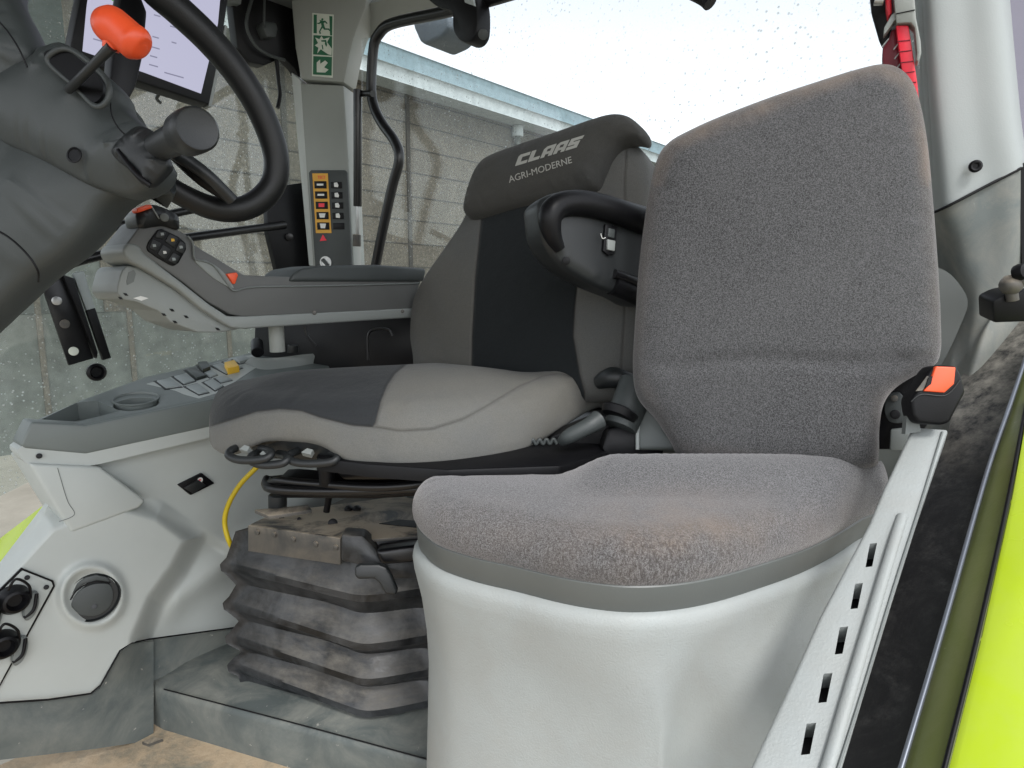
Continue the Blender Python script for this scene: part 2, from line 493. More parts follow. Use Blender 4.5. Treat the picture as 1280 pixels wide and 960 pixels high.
M = {}
M['velour'] = velour(); M['velour_lit'] = velour('toplit_worn_velour', 1.65)  # second velour is brightened: light from above on the cushion, put into its colour
M['seat'] = seat_fabric('seat_fabric', (.158, .160, .154), (.024, .026, .028))
M['back'] = seat_fabric('backrest_fabric', (.115, .116, .113), (.011, .013, .014))
M['head'] = seat_fabric('headrest_fabric', (.062, .063, .062), (.05, .05, .05))
M['light'] = plastic('light_grey_plastic', (.325, .348, .342), .5, .6, 430, .04, bd=.0008, dust=.22, dustcol=(.25, .22, .18), spots=.0, upm=.1)
M['panel'] = plastic('console_plastic', (.44, .47, .455), .45, .2, 700, .04, dust=.12, spots=.1)
M['mid'] = plastic('mid_grey_plastic', (.16, .175, .17), .5, .3, 600, .06)
M['tray'] = plastic('tray_plastic', (.145, .165, .16), .42, .3, 600, .05)
M['arm'] = plastic('armrest_plastic', (.115, .118, .115), .45, .3, 700, .05)
M['armlow'] = plastic('armrest_shell_plastic', (.25, .268, .258), .45, .3, 700, .05)
M['pillar'] = plastic('pillar_plastic', (.27, .285, .265), .5, .3, 500, .04)
M['doorp'] = plastic('door_pillar_plastic', (.32, .345, .34), .5, .35, 500, .03)
M['dirtyp'] = plastic('dirty_trim_plastic', (.125, .143, .138), .55, .3, 500, .12, dust=.8, dustcol=(.27, .255, .215), upm=.1, spots=.3)
M['dark'] = plastic('dark_grey_plastic', (.047, .054, .054), .5, .35, 650, .1)
M['darker'] = plastic('charcoal_plastic', (.014, .016, .017), .42, .3, 650, .1)
M['band'] = plastic('seat_band_plastic', (.105, .113, .108), .42, .15, 500, .05)
M['black'] = plastic('black_plastic', (.004, .004, .005), .42, .2, 500, .1, spec=.25)
M['bmetal'] = plastic('black_metal', (.006, .006, .007), .3, .05, 200, .1)
M['dmetal'] = plastic('dusty_metal', (.05, .05, .048), .45, .2, 200, .2, dust=2.4, dustcol=(.40, .335, .25))
M['rubber'] = rubber_dusty()
M['kick'] = plastic('kick_trim_plastic', (.085, .10, .098), .5, .3, 300, .15, dust=.8, dustcol=(.27, .27, .235), spots=.9, upm=.45)
M['leather'] = plastic('wheel_leather', (.009, .0095, .010), .42, .35, 350, .15, spec=.35)
M['steel'] = flat_mat('steel', (.45, .46, .46), .35, Metallic=.9)
M['chrome'] = flat_mat('grey_metal_edge', (.22, .24, .28), .3, Metallic=.6)
M['orange'] = flat_mat('orange_plastic', (.78, .085, .022), .38)
M['belt'] = flat_mat('orange_red_button', (.85, .10, .03), .4)
M['red'] = flat_mat('red_plastic', (.72, .018, .04), .4)
M['dred'] = flat_mat('dark_red_plastic', (.16, .006, .018), .45)
M['yellow'] = flat_mat('yellow_switch', (.85, .50, .04), .4)
M['cable'] = plastic('yellow_cable', (.50, .37, .010), .45, .3, 200, .2)
M['green'] = plastic('lime_paint', (.40, .53, .02), .25, .04, 60, .04, dust=.16, dustcol=(.40, .40, .25), upm=.0, spots=.15, spec=.6)
M['olive'] = plastic('olive_seal', (.105, .125, .03), .4, .2, 300, .15, dust=.2, spots=.3)
M['button'] = plastic('button_grey', (.30, .33, .33), .45, .2, 500, .05)
M['dkbtn'] = plastic('button_dark', (.030, .038, .036), .4, .2, 500, .05)
M['white'] = flat_mat('white_print', (.75, .75, .72), .6)
M['logo'] = flat_mat('embroidery_grey', (.36, .36, .33), .8)
M['signg'] = flat_mat('sign_green', (.012, .12, .055), .45)
M['signw'] = flat_mat('sign_pale', (.62, .66, .58), .5)
M['amber'] = flat_mat('amber_print', (.70, .36, .03), .45)
M['redp'] = flat_mat('red_print', (.85, .03, .06), .45)
M['glass'] = glass_mat('dusty_window', (.93, .96, .95), .075, .8, .07)
M['glassr'] = glass_mat('dusty_rear_window', (.96, .98, .98), .045, .65, .015)
M['lamp'] = plastic('work_lamp_shell', (.09, .11, .13), .6, .5, 90, .3, spots=.9)
def bellows_side(): pass
def dusty_black():
    k = NT('dusty_black_panel')
    w = k.ramp(k.noise(9, 6, .72, dist=1.8), .42, .68)
    fine = k.ramp(k.noise(90, 4, .8), .35, .75)
    c = k.mix(k.math('MULTIPLY', w, fine), (.006, .006, .007), (.055, .054, .052))
    d = k.math('MULTIPLY', k.attr('dirt'), k.ramp(k.noise(35, 5, .75), .35, .65))
    c = k.mix(d, c, (.26, .245, .21))
    k.bsdf(c, .55, k.bump(k.noise(400, 2), .3, .0006)); return k.m
M['dblack'] = dusty_black()
def screen_mat():
    k = NT('lit_screen')
    e = k.n('ShaderNodeEmission'); c = k.mix(k.noise(3, 1), (.62, .62, .83), (.72, .72, .90)); k.set(e.inputs[0], c); e.inputs[1].default_value = .45
    k.t.links.new(e.outputs[0], k.out.inputs[0]); return k.m
M['screen'] = screen_mat()
def em(name, col, s):
    k = NT(name); e = k.n('ShaderNodeEmission'); e.inputs[0].default_value = col+(1,); e.inputs[1].default_value = s
    k.t.links.new(e.outputs[0], k.out.inputs[0]); return k.m
M['scrtxt'] = em('screen_text', (.38, .38, .52), .4)
M['scrblue'] = em('screen_blue', (.02, .15, .7), .4)
M['scrgreen'] = em('screen_green', (.2, .6, .1), .4)
def wall_mat():
    k = NT('farm_wall')
    c = k.mix(k.ramp(k.noise(1.2, 5, .7), .3, .7), (.066, .058, .043), (.118, .105, .080))
    c = k.mix(k.ramp(k.noise(18, 6, .85), .42, .60, 0, .8), c, (.045, .042, .033))
    c = k.mix(k.ramp(k.noise(30, 5, .85), .56, .63, 0, .7), c, (.30, .27, .21))
    k.bsdf(c, .9, k.bump(k.noise(12, 4), .5, .02)); return k.m
M['wall'] = wall_mat()
M['lowwall'] = plastic('concrete_panel', (.085, .094, .082), .8, .4, 20, .3, spots=.3)
M['groove'] = plastic('wall_joint', (.035, .033, .028), .9, .3, 20, .2)
M['fascia'] = plastic('blue_grey_fascia', (.20, .28, .31), .6, .2, 10, .15)
M['gutter'] = plastic('pale_gutter', (.36, .40, .40), .6, .2, 10, .15)
def floor_mat():
    k = NT('dusty_floor')
    base = k.mix(k.ramp(k.noise(20, 5), .35, .65), (.11, .12, .10), (.19, .19, .15))
    d = k.ramp(k.noise(9, 7, .75, dist=.3), .30, .52)
    c = k.mix(d, base, k.mix(k.noise(60, 5), (.36, .265, .165), (.50, .40, .28)))
    k.bsdf(c, .85, k.bump(k.noise(70, 5, .7), .6, .004)); return k.m
M['floor'] = floor_mat()
def ground_mat():
    k = NT('pale_yard')
    c = k.mix(k.ramp(k.noise(.8, 6, .7), .35, .65), (.24, .225, .185), (.32, .30, .25))
    k.bsdf(c, .9, k.bump(k.noise(8, 5), .4, .03)); return k.m
M['ground'] = ground_mat()

# ================================================================== THE SETTING
ground = finish('ground', [(-150, -150, 0), (150, -150, 0), (150, 150, 0), (-150, 150, 0)], [(0, 1, 2, 3)], M['ground'], None, False)
tag(ground, kind='structure')

# farm building behind the tractor
BO = CAM+Vector((-6.9, 8.6, -2.25))
def bq(t, z, o=0): return BO+REAR*t+LEFT*o+Z*z
bld = thing('farm_building', 'long grey farm building with ribbed concrete wall and pale gutter, behind the cab windows', 'building', bq(12, 0))
ax = (REAR, LEFT, Z)
box('wall', bq(21.3, 3.2, -.3), ax, (40, .6, 6.4), M['wall'], bld, 0)
box('low_wall', bq(-13.7, 1.6, -.3), ax, (30, .5, 3.2), M['lowwall'], bld, 0)
for i in range(9):
    box('wall_joint', bq(21.3, 2.2+i*.5, .004), ax, (40, .012, .022), M['groove'], bld, 0)
for t_ in (4.4, 7.29, 14.2, 19.5):
    box('wall_rib', bq(t_, 3.2, .015), ax, (.10, .035, 6.1), M['groove'], bld, 0)
for t_ in (-.75, .44, 1.58, 3.1):
    box('plinth_rib', bq(t_, 1.4, .115), ax, (.07, .03, 2.8), M['wall'], bld, 0)
box('plinth', bq(14, .95, .05), ax, (60, .1, 1.9), M['lowwall'], bld, .01)
box('fascia', bq(21.1, 6.73, .25), ax, (40, .5, .34), M['fascia'], bld, .03)
box('gutter', bq(21.1, 6.41, .28), ax, (40, .40, .29), M['gutter'], bld, .06)
box('roof', bq(21.1, 6.78, -3.2), ax, (40, 6.4, .2), M['fascia'], bld, .03)
cyl('downpipe', bq(10.8, .2, .13), bq(10.8, 6.1, .13), .07, M['lowwall'], bld)
cyl('pipe_head', bq(10.8, 6.0, .13), bq(10.8, 6.26, .13), .14, M['gutter'], bld)

# ------------------------------------------------------------------ cab planes
PA = Pl(CAM+Vector((-.856, 1.07, 0)), LEFT)                 # inner face of the right-hand console
PC = CAM+Vector((-.569, 1.90, 0))                           # foot of the rear right cab post
PG = Pl(PC, LEFT)                                           # right-hand window
PR = Pl(PC, REAR)                                           # rear window
# floor
FD = CAM.z-PA.at(190, 914, .06).z; PD = CAM.z-PA.at(196, 858, .05).z
fl = CAM.z-FD
def fp(a, b, z=fl): q = CAM+REAR*a+LEFT*b; return Vector((q.x, q.y, z))
floor = stack('floor', [[fp(-.9, -1.4, fl-.06), fp(1.1, -1.4, fl-.06), fp(1.1, -.06, fl-.06), fp(-.9, -.06, fl-.06)],
                        [fp(-.9, -1.4), fp(1.1, -1.4), fp(1.1, -.06), fp(-.9, -.06)]], M['floor'])
tag(floor, kind='structure')
# headliner and roof
rz = CAM.z+.735
ro = thing('cab_roof', 'grey cab headliner meeting the rear corner post at the top of the picture', 'roof', fp(.4, -.9, rz))
stack('headliner', [[fp(-.75, -1.68, rz), fp(1.07, -1.68, rz), fp(1.07, -.10, rz), fp(-.75, -.10, rz)],
                    [fp(-.75, -1.68, rz+.04), fp(1.07, -1.68, rz+.04), fp(1.07, -.10, rz+.04), fp(-.75, -.10, rz+.04)]], M['mid'], ro)
stack('outer_shell', [[fp(-.85, -1.78, rz+.045), fp(1.14, -1.78, rz+.045), fp(1.14, -.04, rz+.045), fp(-.85, -.04, rz+.045)],
                      [fp(-.8, -1.7, rz+.2), fp(1.1, -1.7, rz+.2), fp(1.1, -.1, rz+.2), fp(-.8, -.1, rz+.2)]], M['light'], ro)
# corner fairing of the headliner
patch('corner_fairing', [[(436, 60, 1.88), (452, 52, 1.86), (500, 30, 1.80), (560, 8, 1.72), (640, -14, 1.60)],
                         [(436, 10, 1.80), (460, 5, 1.78), (500, -5, 1.72), (560, -20, 1.65), (640, -40, 1.55)]], M['pillar'], ro, .02)

# windows
sw = thing('side_window', 'dusty side window over the console, splashed with white specks', 'window', PG.at(160, 500))
slab('pane', [(-260, -160), (380, -90), (380, 440), (312, 452), (305, 470), (-40, 640), (-260, 800)], PG, .005, M['glass'], sw)
tube('frame', [PG.at(262, 490, .015), PG.at(300, 474, .015), PG.at(330, 440, .015), PG.at(345, 380, .015)], .012, M['black'], sw)
rw = thing('rear_window', 'dusty rear window behind the two seats with bent black frame rod', 'window', PR.at(600, 440))
slab('pane', [(440, 44), (620, -4), (1140, -260), (1150, 500), (900, 560), (440, 470)], PR, .005, M['glassr'], rw, off=-.03)
fr = tube('frame', [PR.at(466, 350, .03), PR.at(478, 290, .03), PR.at(490, 235, .03), PR.at(499, 200, .03), PR.at(494, 178, .03), PR.at(478, 155, .03), PR.at(468, 135, .03), PR.at(464, 110, .03), PR.at(467, 60, .03), PR.at(474, 42, .03), PR.at(492, 29, .03), PR.at(560, 14, .03), PR.at(640, -8, .03), PR.at(800, -60, .03)], .0125, M['bmetal'], rw)
tube('hinge_arm', [PR.at(448, 117, .04), PR.at(466, 117, .04)], .008, M['bmetal'], rw)
lt = slab('latch', [(563, -10), (560, 8), (576, 22), (592, 28), (594, 48), (600, 60), (609, 65), (618, 62), (624, 50), (624, 20), (618, 2), (610, -10)], PR, .04, M['black'], rw, bev=.006, sm=True, off=.07)
cyl('latch_bolt', PR.at(604, 43, .07), PR.at(604, 43, .078), .010, M['dark'], lt)
slab('latch_plate', [(608, 5), (620, 4), (623, 22), (612, 18)], PR, .01, M['gutter'], lt, off=.075)
tube('hinge_knob', [PR.at(862, -12, .05), PR.at(880, -3, .05), PR.at(888, 4, .05)], .012, M['black'], rw)
gs = thing('gas_strut', 'thin black gas strut hanging beside the rear window frame rod', 'gas strut', PR.at(447, 300, .05))
cyl('cylinder', PR.at(447, 112, .05), PR.at(447, 258, .05), .0105, M['bmetal'], gs)
cyl('piston_rod', PR.at(447, 258, .05), PR.at(447, 294, .05), .0045, M['steel'], gs)
cyl('end_fitting', PR.at(446, 293, .05), PR.at(446, 308, .05), .0105, M['dmetal'], gs)
rcp = slab('rear_cab_panel', [(440, 475), (640, 500), (1165, 545), (1165, 1400), (440, 1000)], PR, .02, M['mid'], None, off=-.035)
tag(rcp, 'grey rear cab panel glimpsed low down behind the two seats', 'panel')
# work lamp outside
PLmp = PR.shift(-.35)
wl = slab('work_lamp', [(513, 22), (560, 18), (562, 34), (551, 47), (532, 56), (524, 52), (517, 36)], PLmp, .12, M['lamp'], None, bev=.012, seg=3)
tag(wl, 'grey dusty work lamp hanging outside under the cab roof edge, above the building', 'work lamp')

# rear right post
post = thing('corner_post', 'tall grey rear corner post between side window and rear window', 'post', PR.at(410, 340))
PP = pl3(g(375, 200, 1.80), g(443, 200, 1.78), g(410, 330, 1.80))
slab('upper_cover', [(362, -60), (468, -60), (458, 10), (444, 45), (437, 72), (431, 104), (376, 100), (369, 60), (364, 0)], PP, .08, M['pillar'], post, bev=.008, off=.004)
slab('lower_cover', [(371, 103), (430, 106), (436, 200), (443, 332), (444, 460), (392, 460), (388, 332), (379, 200)], PP, .08, M['pillar'], post, bev=.008)
slab('side_seam', [(364, 90), (376, 100), (392, 332), (386, 332)], PP, .05, M['panel'], post, bev=.003, off=.001)
sp = slab('switch_panel', [(387, 216), (390, 213), (432, 213), (435, 216), (441, 332), (441, 350), (396, 350), (395, 332)], PP, .006, M['dark'], post, bev=.0015, off=.006)
def zz(x, y): return (370+x/6.86, 200+y/6.86)
slab('amber_strip', [zz(150, 118), zz(282, 118), zz(313, 628), zz(180, 628)], PP, .001, M['amber'], sp, off=.0075)
text('amber_marking', 'TSCT', PP, zz(185, 163), zz(252, 163), 4.2, M['redp'], sp, off=.0085)
for i, (x, y) in enumerate([(220, 215), (226, 302), (232, 390), (238, 478), (244, 567)]):
    b = slab('key', [zz(x-52, y-30), zz(x+50, y-30), zz(x+53, y+32), zz(x-49, y+32)], PP, .002, M['black'], sp, off=.0095, bev=.0006)
    w = (28, 28, 24, 28, 26)[i]; h = (8, 8, 16, 18, 20)[i]
    slab('key_symbol', [zz(x-w, y-h), zz(x+w, y-h), zz(x+w*(.7 if i > 2 else 1), y+h), zz(x-w*(.7 if i > 2 else 1), y+h)], PP, .0006, M['redp'] if i == 2 else M['white'], b, off=.0102)
for i, (x, y) in enumerate([(355, 217), (360, 304), (365, 392), (370, 480), (375, 567)]):
    b = slab('key', [zz(x-48, y-26), zz(x+46, y-26), zz(x+49, y+28), zz(x-45, y+28)], PP, .002, M['black'], sp, off=.0085, bev=.0006)
    if i < 4: slab('key_symbol', [zz(x-18, y-18), zz(x+8, y-22), zz(x+20, y+2), zz(x+16, y+20), zz(x-16, y+16)], PP, .0006, M['white'], b, off=.0092)
slab('warning_triangle', [zz(240, 640), zz(272, 690), zz(214, 696)], PP, .0008, M['redp'], sp, off=.008)
lathe('ignition_ring', PP.at(407.5, 328, .006), PP.n, [(.0165, 0), (.0165, .003), (.013, .003), (.013, .001)], M['steel'], sp)
slab('ignition_key', [(403, 325), (406, 323), (413, 331), (411, 334)], PP, .003, M['dark'], sp, off=.012)

sg = thing('evacuation_sign', 'narrow green emergency exit sign with three pictograms stuck on the corner post', 'sign', PP.at(404, 98, .006))
def zs(x, y): return (370+x/8.73, y/8.73)
slab('backing', [zs(188, 150), zs(420, 168), zs(410, 856), zs(184, 834)], PP, .001, M['signw'], sg, off=.0055)
def sgn(name, pts, m, off): slab(name, [zs(*p) for p in pts], PP, .0004, m, sg, off=off)
sgn('door_bar', [(204, 168), (238, 170), (238, 374), (202, 370)], M['signg'], .0062)
sgn('door_bar', [(374, 184), (408, 188), (404, 396), (382, 394)], M['signg'], .0062)
sgn('runner', [(262, 225), (300, 236), (330, 235), (355, 262), (348, 272), (325, 252), (312, 262), (322, 300), (330, 318), (372, 320), (386, 348), (378, 350), (362, 334), (318, 334), (300, 312), (276, 350), (284, 376), (268, 380), (262, 352), (290, 296), (284, 262), (264, 272), (242, 268), (242, 258), (262, 258), (276, 240)], M['signg'], .0062)
lathe('runner_head', PP.at(*zs(288, 212), .0058), PP.n, [(.0028, 0), (.0028, .0006)], M['signg'], sg, 20)
sgn('green_field', [(202, 392), (404, 404), (402, 616), (198, 602)], M['signg'], .0062)
sgn('burst', [(222, 418), (266, 438), (290, 404), (312, 436), (378, 416), (350, 470), (402, 540), (398, 612), (360, 600), (300, 560), (282, 545), (244, 590), (256, 530), (216, 505), (252, 480)], M['signw'], .0066)
sgn('fist', [(286, 450), (340, 446), (352, 500), (342, 520), (326, 490), (330, 466), (290, 464)], M['signg'], .0070)
sgn('arm_outline', [(292, 500), (304, 500), (310, 545), (300, 550)], M['signg'], .0070)
sgn('green_field', [(200, 620), (402, 630), (398, 832), (196, 820)], M['signg'], .0062)
sgn('arrow', [(238, 690), (274, 658), (276, 704), (330, 668), (358, 694), (318, 742), (366, 768), (330, 800), (238, 796)], M['signw'], .0066)

# black rear corner trim + inner parts seen behind steering wheel
rt = thing('rear_corner_trim', 'black rear corner trim with speaker and hanging cable, behind the steering wheel rim', 'trim', PG.at(340, 120))
PT = PG.shift(.03)
slab('cover', [(285, -60), (372, -60), (376, 100), (368, 85), (355, 72), (330, 82), (312, 78), (297, 60), (292, 20)], PT, .03, M['black'], rt, bev=.004)
slab('speaker', [(320, 36), (322, 30), (338, 32), (340, 40), (338, 50), (326, 50)], PT, .03, M['dark'], rt, off=.03, bev=.004)
tube('cable', [PT.at(316, -5, .02), PT.at(308, 30, .02), PT.at(318, 55, .02), PT.at(335, 68, .02), PT.at(356, 75, .02)], .004, M['dark'], rt)
tube('cable', [PT.at(345, 70, .01), PT.at(348, 100, .01), PT.at(350, 118, .01), PT.at(347, 135, .01)], .005, M['black'], rt)
tube('cable', [PT.at(331, -20, .03), PT.at(330, 34, .03)], .003, M['dark'], rt)
slab('roof_edge', [(255, -40), (300, -20), (296, 8), (268, 2), (250, -10)], PT, .03, M['mid'], rt, off=.02)
bk = thing('black_bracket', 'black bracket plate beside the corner post, below the steering wheel', 'bracket', PG.at(365, 340))
slab('plate', [(333, 234), (352, 232), (380, 228), (392, 345), (348, 345), (335, 290)], PT, .02, M['black'], bk, bev=.002)
cyl('bolt', PT.at(362, 296, 0), PT.at(362, 296, .012), .010, M['bmetal'], bk)
# guard rails outside
PO = PG.shift(.03)
r1 = tube('guard_rail', [PO.at(30, 348), PO.at(80, 331), PO.at(153, 313), PO.at(237, 297), PO.at(356, 281)], .011, M['bmetal'], None)
tag(r1, 'lower black guard rail crossing the side window behind the armrest', 'rail')
r2 = tube('guard_rail', [PO.at(60, 305), PO.at(125, 288), PO.at(175, 276), PO.at(240, 262)], .010, M['bmetal'], None)
tag(r2, 'upper short black guard rail behind the armrest tip and steering column', 'rail')
mb = thing('step_bracket', 'black drilled metal bracket outside the side window, below the steering column', 'bracket', PO.at(100, 455))
slab('plate', [(50, 350), (76, 343), (101, 400), (117, 448), (86, 457)], PO, .006, M['bmetal'], mb, bev=.001)
slab('arm', [(76, 343), (90, 348), (120, 440), (119, 448), (100, 400)], PO, .03, M['black'], mb, bev=.001, off=.012)
slab('reflector', [(90, 342), (104, 339), (118, 385), (107, 388)], PO, .01, M['gutter'], mb, bev=.002, off=.006)
slab('flat_bar', [(107, 388), (118, 385), (138, 447), (128, 450)], PO, .012, M['black'], mb, bev=.001, off=.006)
for x, y, m in ((71, 376, 'steel'), (81, 405, 'dmetal'), (92, 439, 'signw')):
    cyl('bolt', PO.at(x, y, 0), PO.at(x, y, .008), .0095, M[m], mb)
gm = lathe('grommet', PG.at(120, 465, .006), PG.n, [(.020, 0), (.020, .006), (.015, .010), (.011, .004), (.011, .001)], M['black'], None)
tag(gm, 'round black rubber grommet in the side window glass under the drilled bracket', 'grommet')

# window post outside seen at the left
# green fender outside
PF = Pl(g(30, 660, 1.75), Vector((-.35, -1, .5)))
fd = slab('front_fender', [(-120, 860), (-60, 760), (0, 672), (52, 632), (70, 640), (58, 690), (0, 780), (-60, 900)], PF, .02, M['green'], None, bev=.004)
tag(fd, 'lime green fender outside at the far lower left of the picture', 'fender')

# ================================================================== SIDE CONSOLE
con = thing('side_console', 'pale grey side console with tray, rocker switches and round air vent beyond the driver seat', 'console', PA.at(150, 880))
bul = [(-90, 860), (0, 716), (60, 650), (110, 632), (155, 626), (200, 638), (246, 672), (225, 712), (196, 752), (176, 800), (160, 900), (-90, 990)]
def conh(x, y):
    h = .055*sstep(-14, 16, sdf(x, y, bul))
    rr = math.hypot((x-115)/1.0, (y-745)/.98)
    h += .012*math.exp(-((rr-37)/6.5)**2)
    h += .02*sstep(700, 600, y+ (x-260)*.25)*sstep(-12, 12, (x-110)*.5-(y-585)*-0.0-60) * 0
    # diagonal fold running down from the tray
    h += .020*sstep(-9, 9, (y-582)-(x-105)*.62)*sstep(262, 170, x)*sstep(690, 640, y)*0
    h += .018*sstep(-10, 10, (x-105)*.60-(y-580))*sstep(80, 130, x)
    h += .02*math.exp(-(((x-270)*.75+(y-712))/22)**2)*sstep(185, 225, x)
    return h
ctop = [(-60, 790), (0, 712), (56, 638), (84, 598), (110, 565), (262, 525), (560, 470)]
cbot = [(-60, 884), (0, 878), (60, 874), (115, 866), (124, 858), (150, 812), (165, 803), (185, 800), (290, 785), (560, 742)]
pn = field('side_panel', (-60, 560), ctop, cbot, PA, conh, 300, 130, M['panel'], con, .02)
# storage bin side face
sb = slab('storage_bin', [(24, 572), (112, 577), (168, 618), (160, 627), (76, 657)], PA, .12, M['panel'], con, bev=.006, off=.058, seg=3)
tube('bin_seam', [PA.at(72, 585, .0585), PA.at(84, 625, .0585), PA.at(93, 643, .0585), PA.at(74, 652, .0585)], .0006, M['mid'], sb)
# tray
PN = PA.shift(.045)
tp = pl3(PN.at(105, 531), PN.at(262, 499), Pl(PA.p-LEFT*.2, LEFT).at(300, 447))
def tz(x, y, Y=None): return tp.at(x, y)
tray = slab('tray', [(38, 527), (106, 531), (262, 499), (330, 484), (420, 455), (400, 428), (315, 440), (180, 471), (100, 500)], tp, .055, M['tray'], con, bev=.005, seg=3)
cutr = []
c1 = slab('c', [(48, 526), (96, 527), (150, 514), (122, 501), (96, 503)], tp, .045, None, None, off=.01, bev=0); cutr.append(c1)
c2 = lathe('c', tp.at(170, 499, .01), -tp.n, [(.040, 0), (.036, .05)], None, None, 48); cutr.append(c2)
cut(tray, cutr)
lathe('cup_holder', tp.at(170, 499, .001), tp.n, [(.0, -.0495), (.0345, -.049), (.0395, -.001), (.0415, .0005), (.0415, .0025), (.039, .003), (.0375, 0), (.0335, -.046), (.0, -.047)], M['tray'], con, 48)
tray_lip = field('tray_lip', (22, 430), [(22, 562), (30, 556), (106, 566), (262, 532), (430, 494)], [(22, 566), (30, 578), (96, 585), (125, 580), (262, 547), (430, 508)], PN, lambda x, y: .004, 90, 4, M['panel'], con, .05)
slab('lip_edge', [(38, 527), (106, 531), (262, 499), (430, 463), (430, 498), (262, 533), (106, 567), (30, 560), (24, 556)], PN, .05, M['tray'], con, bev=.004, off=.006, seg=3)
cyl('screw', PN.at(49, 570, .002), PN.at(49, 570, .009), .0045, M['black'], con)
def zc(x, y): return (180+x/5.82, 420+y/5.82)
def key(pts, m, h, nm='rocker_switch'):
    slab(nm, [zc(*p) for p in pts], tp, h+.004, m, con, off=h, bev=.0015)
def gap(pts): slab('switch_gap', [zc(*p) for p in pts], tp, .004, M['black'], con, off=.0012)
slab('switch_plate', [zc(20, 350), zc(330, 262), zc(640, 160), zc(800, 138), zc(840, 215), zc(660, 335), zc(520, 420), zc(400, 455), zc(290, 425), zc(230, 398)], tp, .004, M['panel'], con, off=.0008)
for p, m, h in [([(92, 335), (190, 314), (270, 374), (162, 386)], 'button', .004), ([(218, 302), (300, 280), (372, 332), (292, 356)], 'button', .004),
                ([(308, 256), (372, 244), (455, 300), (382, 322)], 'dkbtn', .006), ([(392, 216), (462, 210), (486, 250), (430, 272)], 'dkbtn', .010),
                ([(436, 276), (490, 254), (536, 288), (482, 308)], 'button', .004), ([(492, 222), (560, 204), (640, 262), (600, 280)], 'button', .004),
                ([(577, 196), (622, 180), (716, 234), (690, 244)], 'button', .004), ([(648, 176), (724, 160), (782, 188), (700, 206)], 'button', .008),
                ([(306, 375), (396, 354), (470, 414), (402, 430)], 'button', .004), ([(438, 344), (500, 320), (578, 370), (520, 400)], 'button', .004),
                ([(520, 314), (590, 298), (640, 326), (560, 346)], 'button', .005)]:
    cxm = sum(q[0] for q in p)/4; cym = sum(q[1] for q in p)/4
    gap([(cxm+(q[0]-cxm)*1.22-6, cym+(q[1]-cym)*1.2) for q in p])
    key(p, M[m], h)
key([(586, 238), (660, 218), (696, 264), (612, 284)], M['yellow'], .016, 'yellow_switch')
# raised socket at the console rear
sk = patch('rear_housing', [[tp.at(305, 455, .0), tp.at(330, 462, .0), tp.at(370, 458, 0), tp.at(410, 452, 0), tp.at(470, 448, 0)],
                            [tp.at(310, 449, .012), tp.at(330, 452, .012), tp.at(360, 450, .014), tp.at(390, 447, .016), tp.at(440, 442, .012)],
                            [tp.at(314, 446, .018), tp.at(330, 448, .018), tp.at(356, 446, .022), tp.at(380, 443, .026), tp.at(420, 440, .018)]], M['armlow'], con, .06, 30, 16)
cyl('knob', tp.at(322, 441, .03), tp.at(321, 428, .045), .0145, M['black'], con)
# air vent
vn = lathe('air_vent', PA.at(115, 745, .050), (PA.n+Vector((0, -.25, .12))), [(.0445, 0), (.0445, .010), (.042, .014), (.0395, .009), (.0, .0095)], M['darker'], con, 56)
va = (PA.n+Vector((0, -.25, .12))).normalized(); vp = Pl(PA.at(115, 745, .050)+va*.0105, va)
slab('flap', [(89, 754), (96, 741), (107, 733), (121, 729), (136, 730), (141, 740), (139, 753), (131, 763), (118, 769), (102, 768), (92, 761)], vp, .004, M['dark'], vn, bev=.0012, off=.004, sm=True)
slab('flap', [(90, 742), (96, 729), (107, 721), (120, 718), (133, 721), (137, 727), (121, 725), (106, 729), (95, 737)], vp, .003, M['dark'], vn, bev=.0008, off=.003)
tube('flap_gap', [vp.at(88, 750, .003), vp.at(95, 739, .004), vp.at(107, 731, .004), vp.at(121, 727, .004), vp.at(138, 728.5, .003)], .0013, M['black'], vn)
cyl('thumb_dimple', vp.at(118, 758, .003), vp.at(118, 758, .0052), .005, M['darker'], vn)
# rocker switch on the panel
PS = PA.shift(.022)
rs = slab('round_light_switch', [(222, 606), (252, 591), (268, 604), (238, 619)], PS, .01, M['black'], con, bev=.002, off=.003)
slab('rocker', [(228, 609), (246, 599), (256, 606), (240, 616)], PS, .004, M['darker'], rs, off=.008, bev=.0015)
lathe('symbol_ring', PS.at(250, 600, .0035), PS.n, [(.0055, 0), (.0055, .001), (.0032, .001), (.0032, 0)], M['white'], rs, 24)
cyl('symbol_dot', PS.at(250, 600, .0032), PS.at(250, 600, .0046), .0017, M['redp'], rs, seg=16)
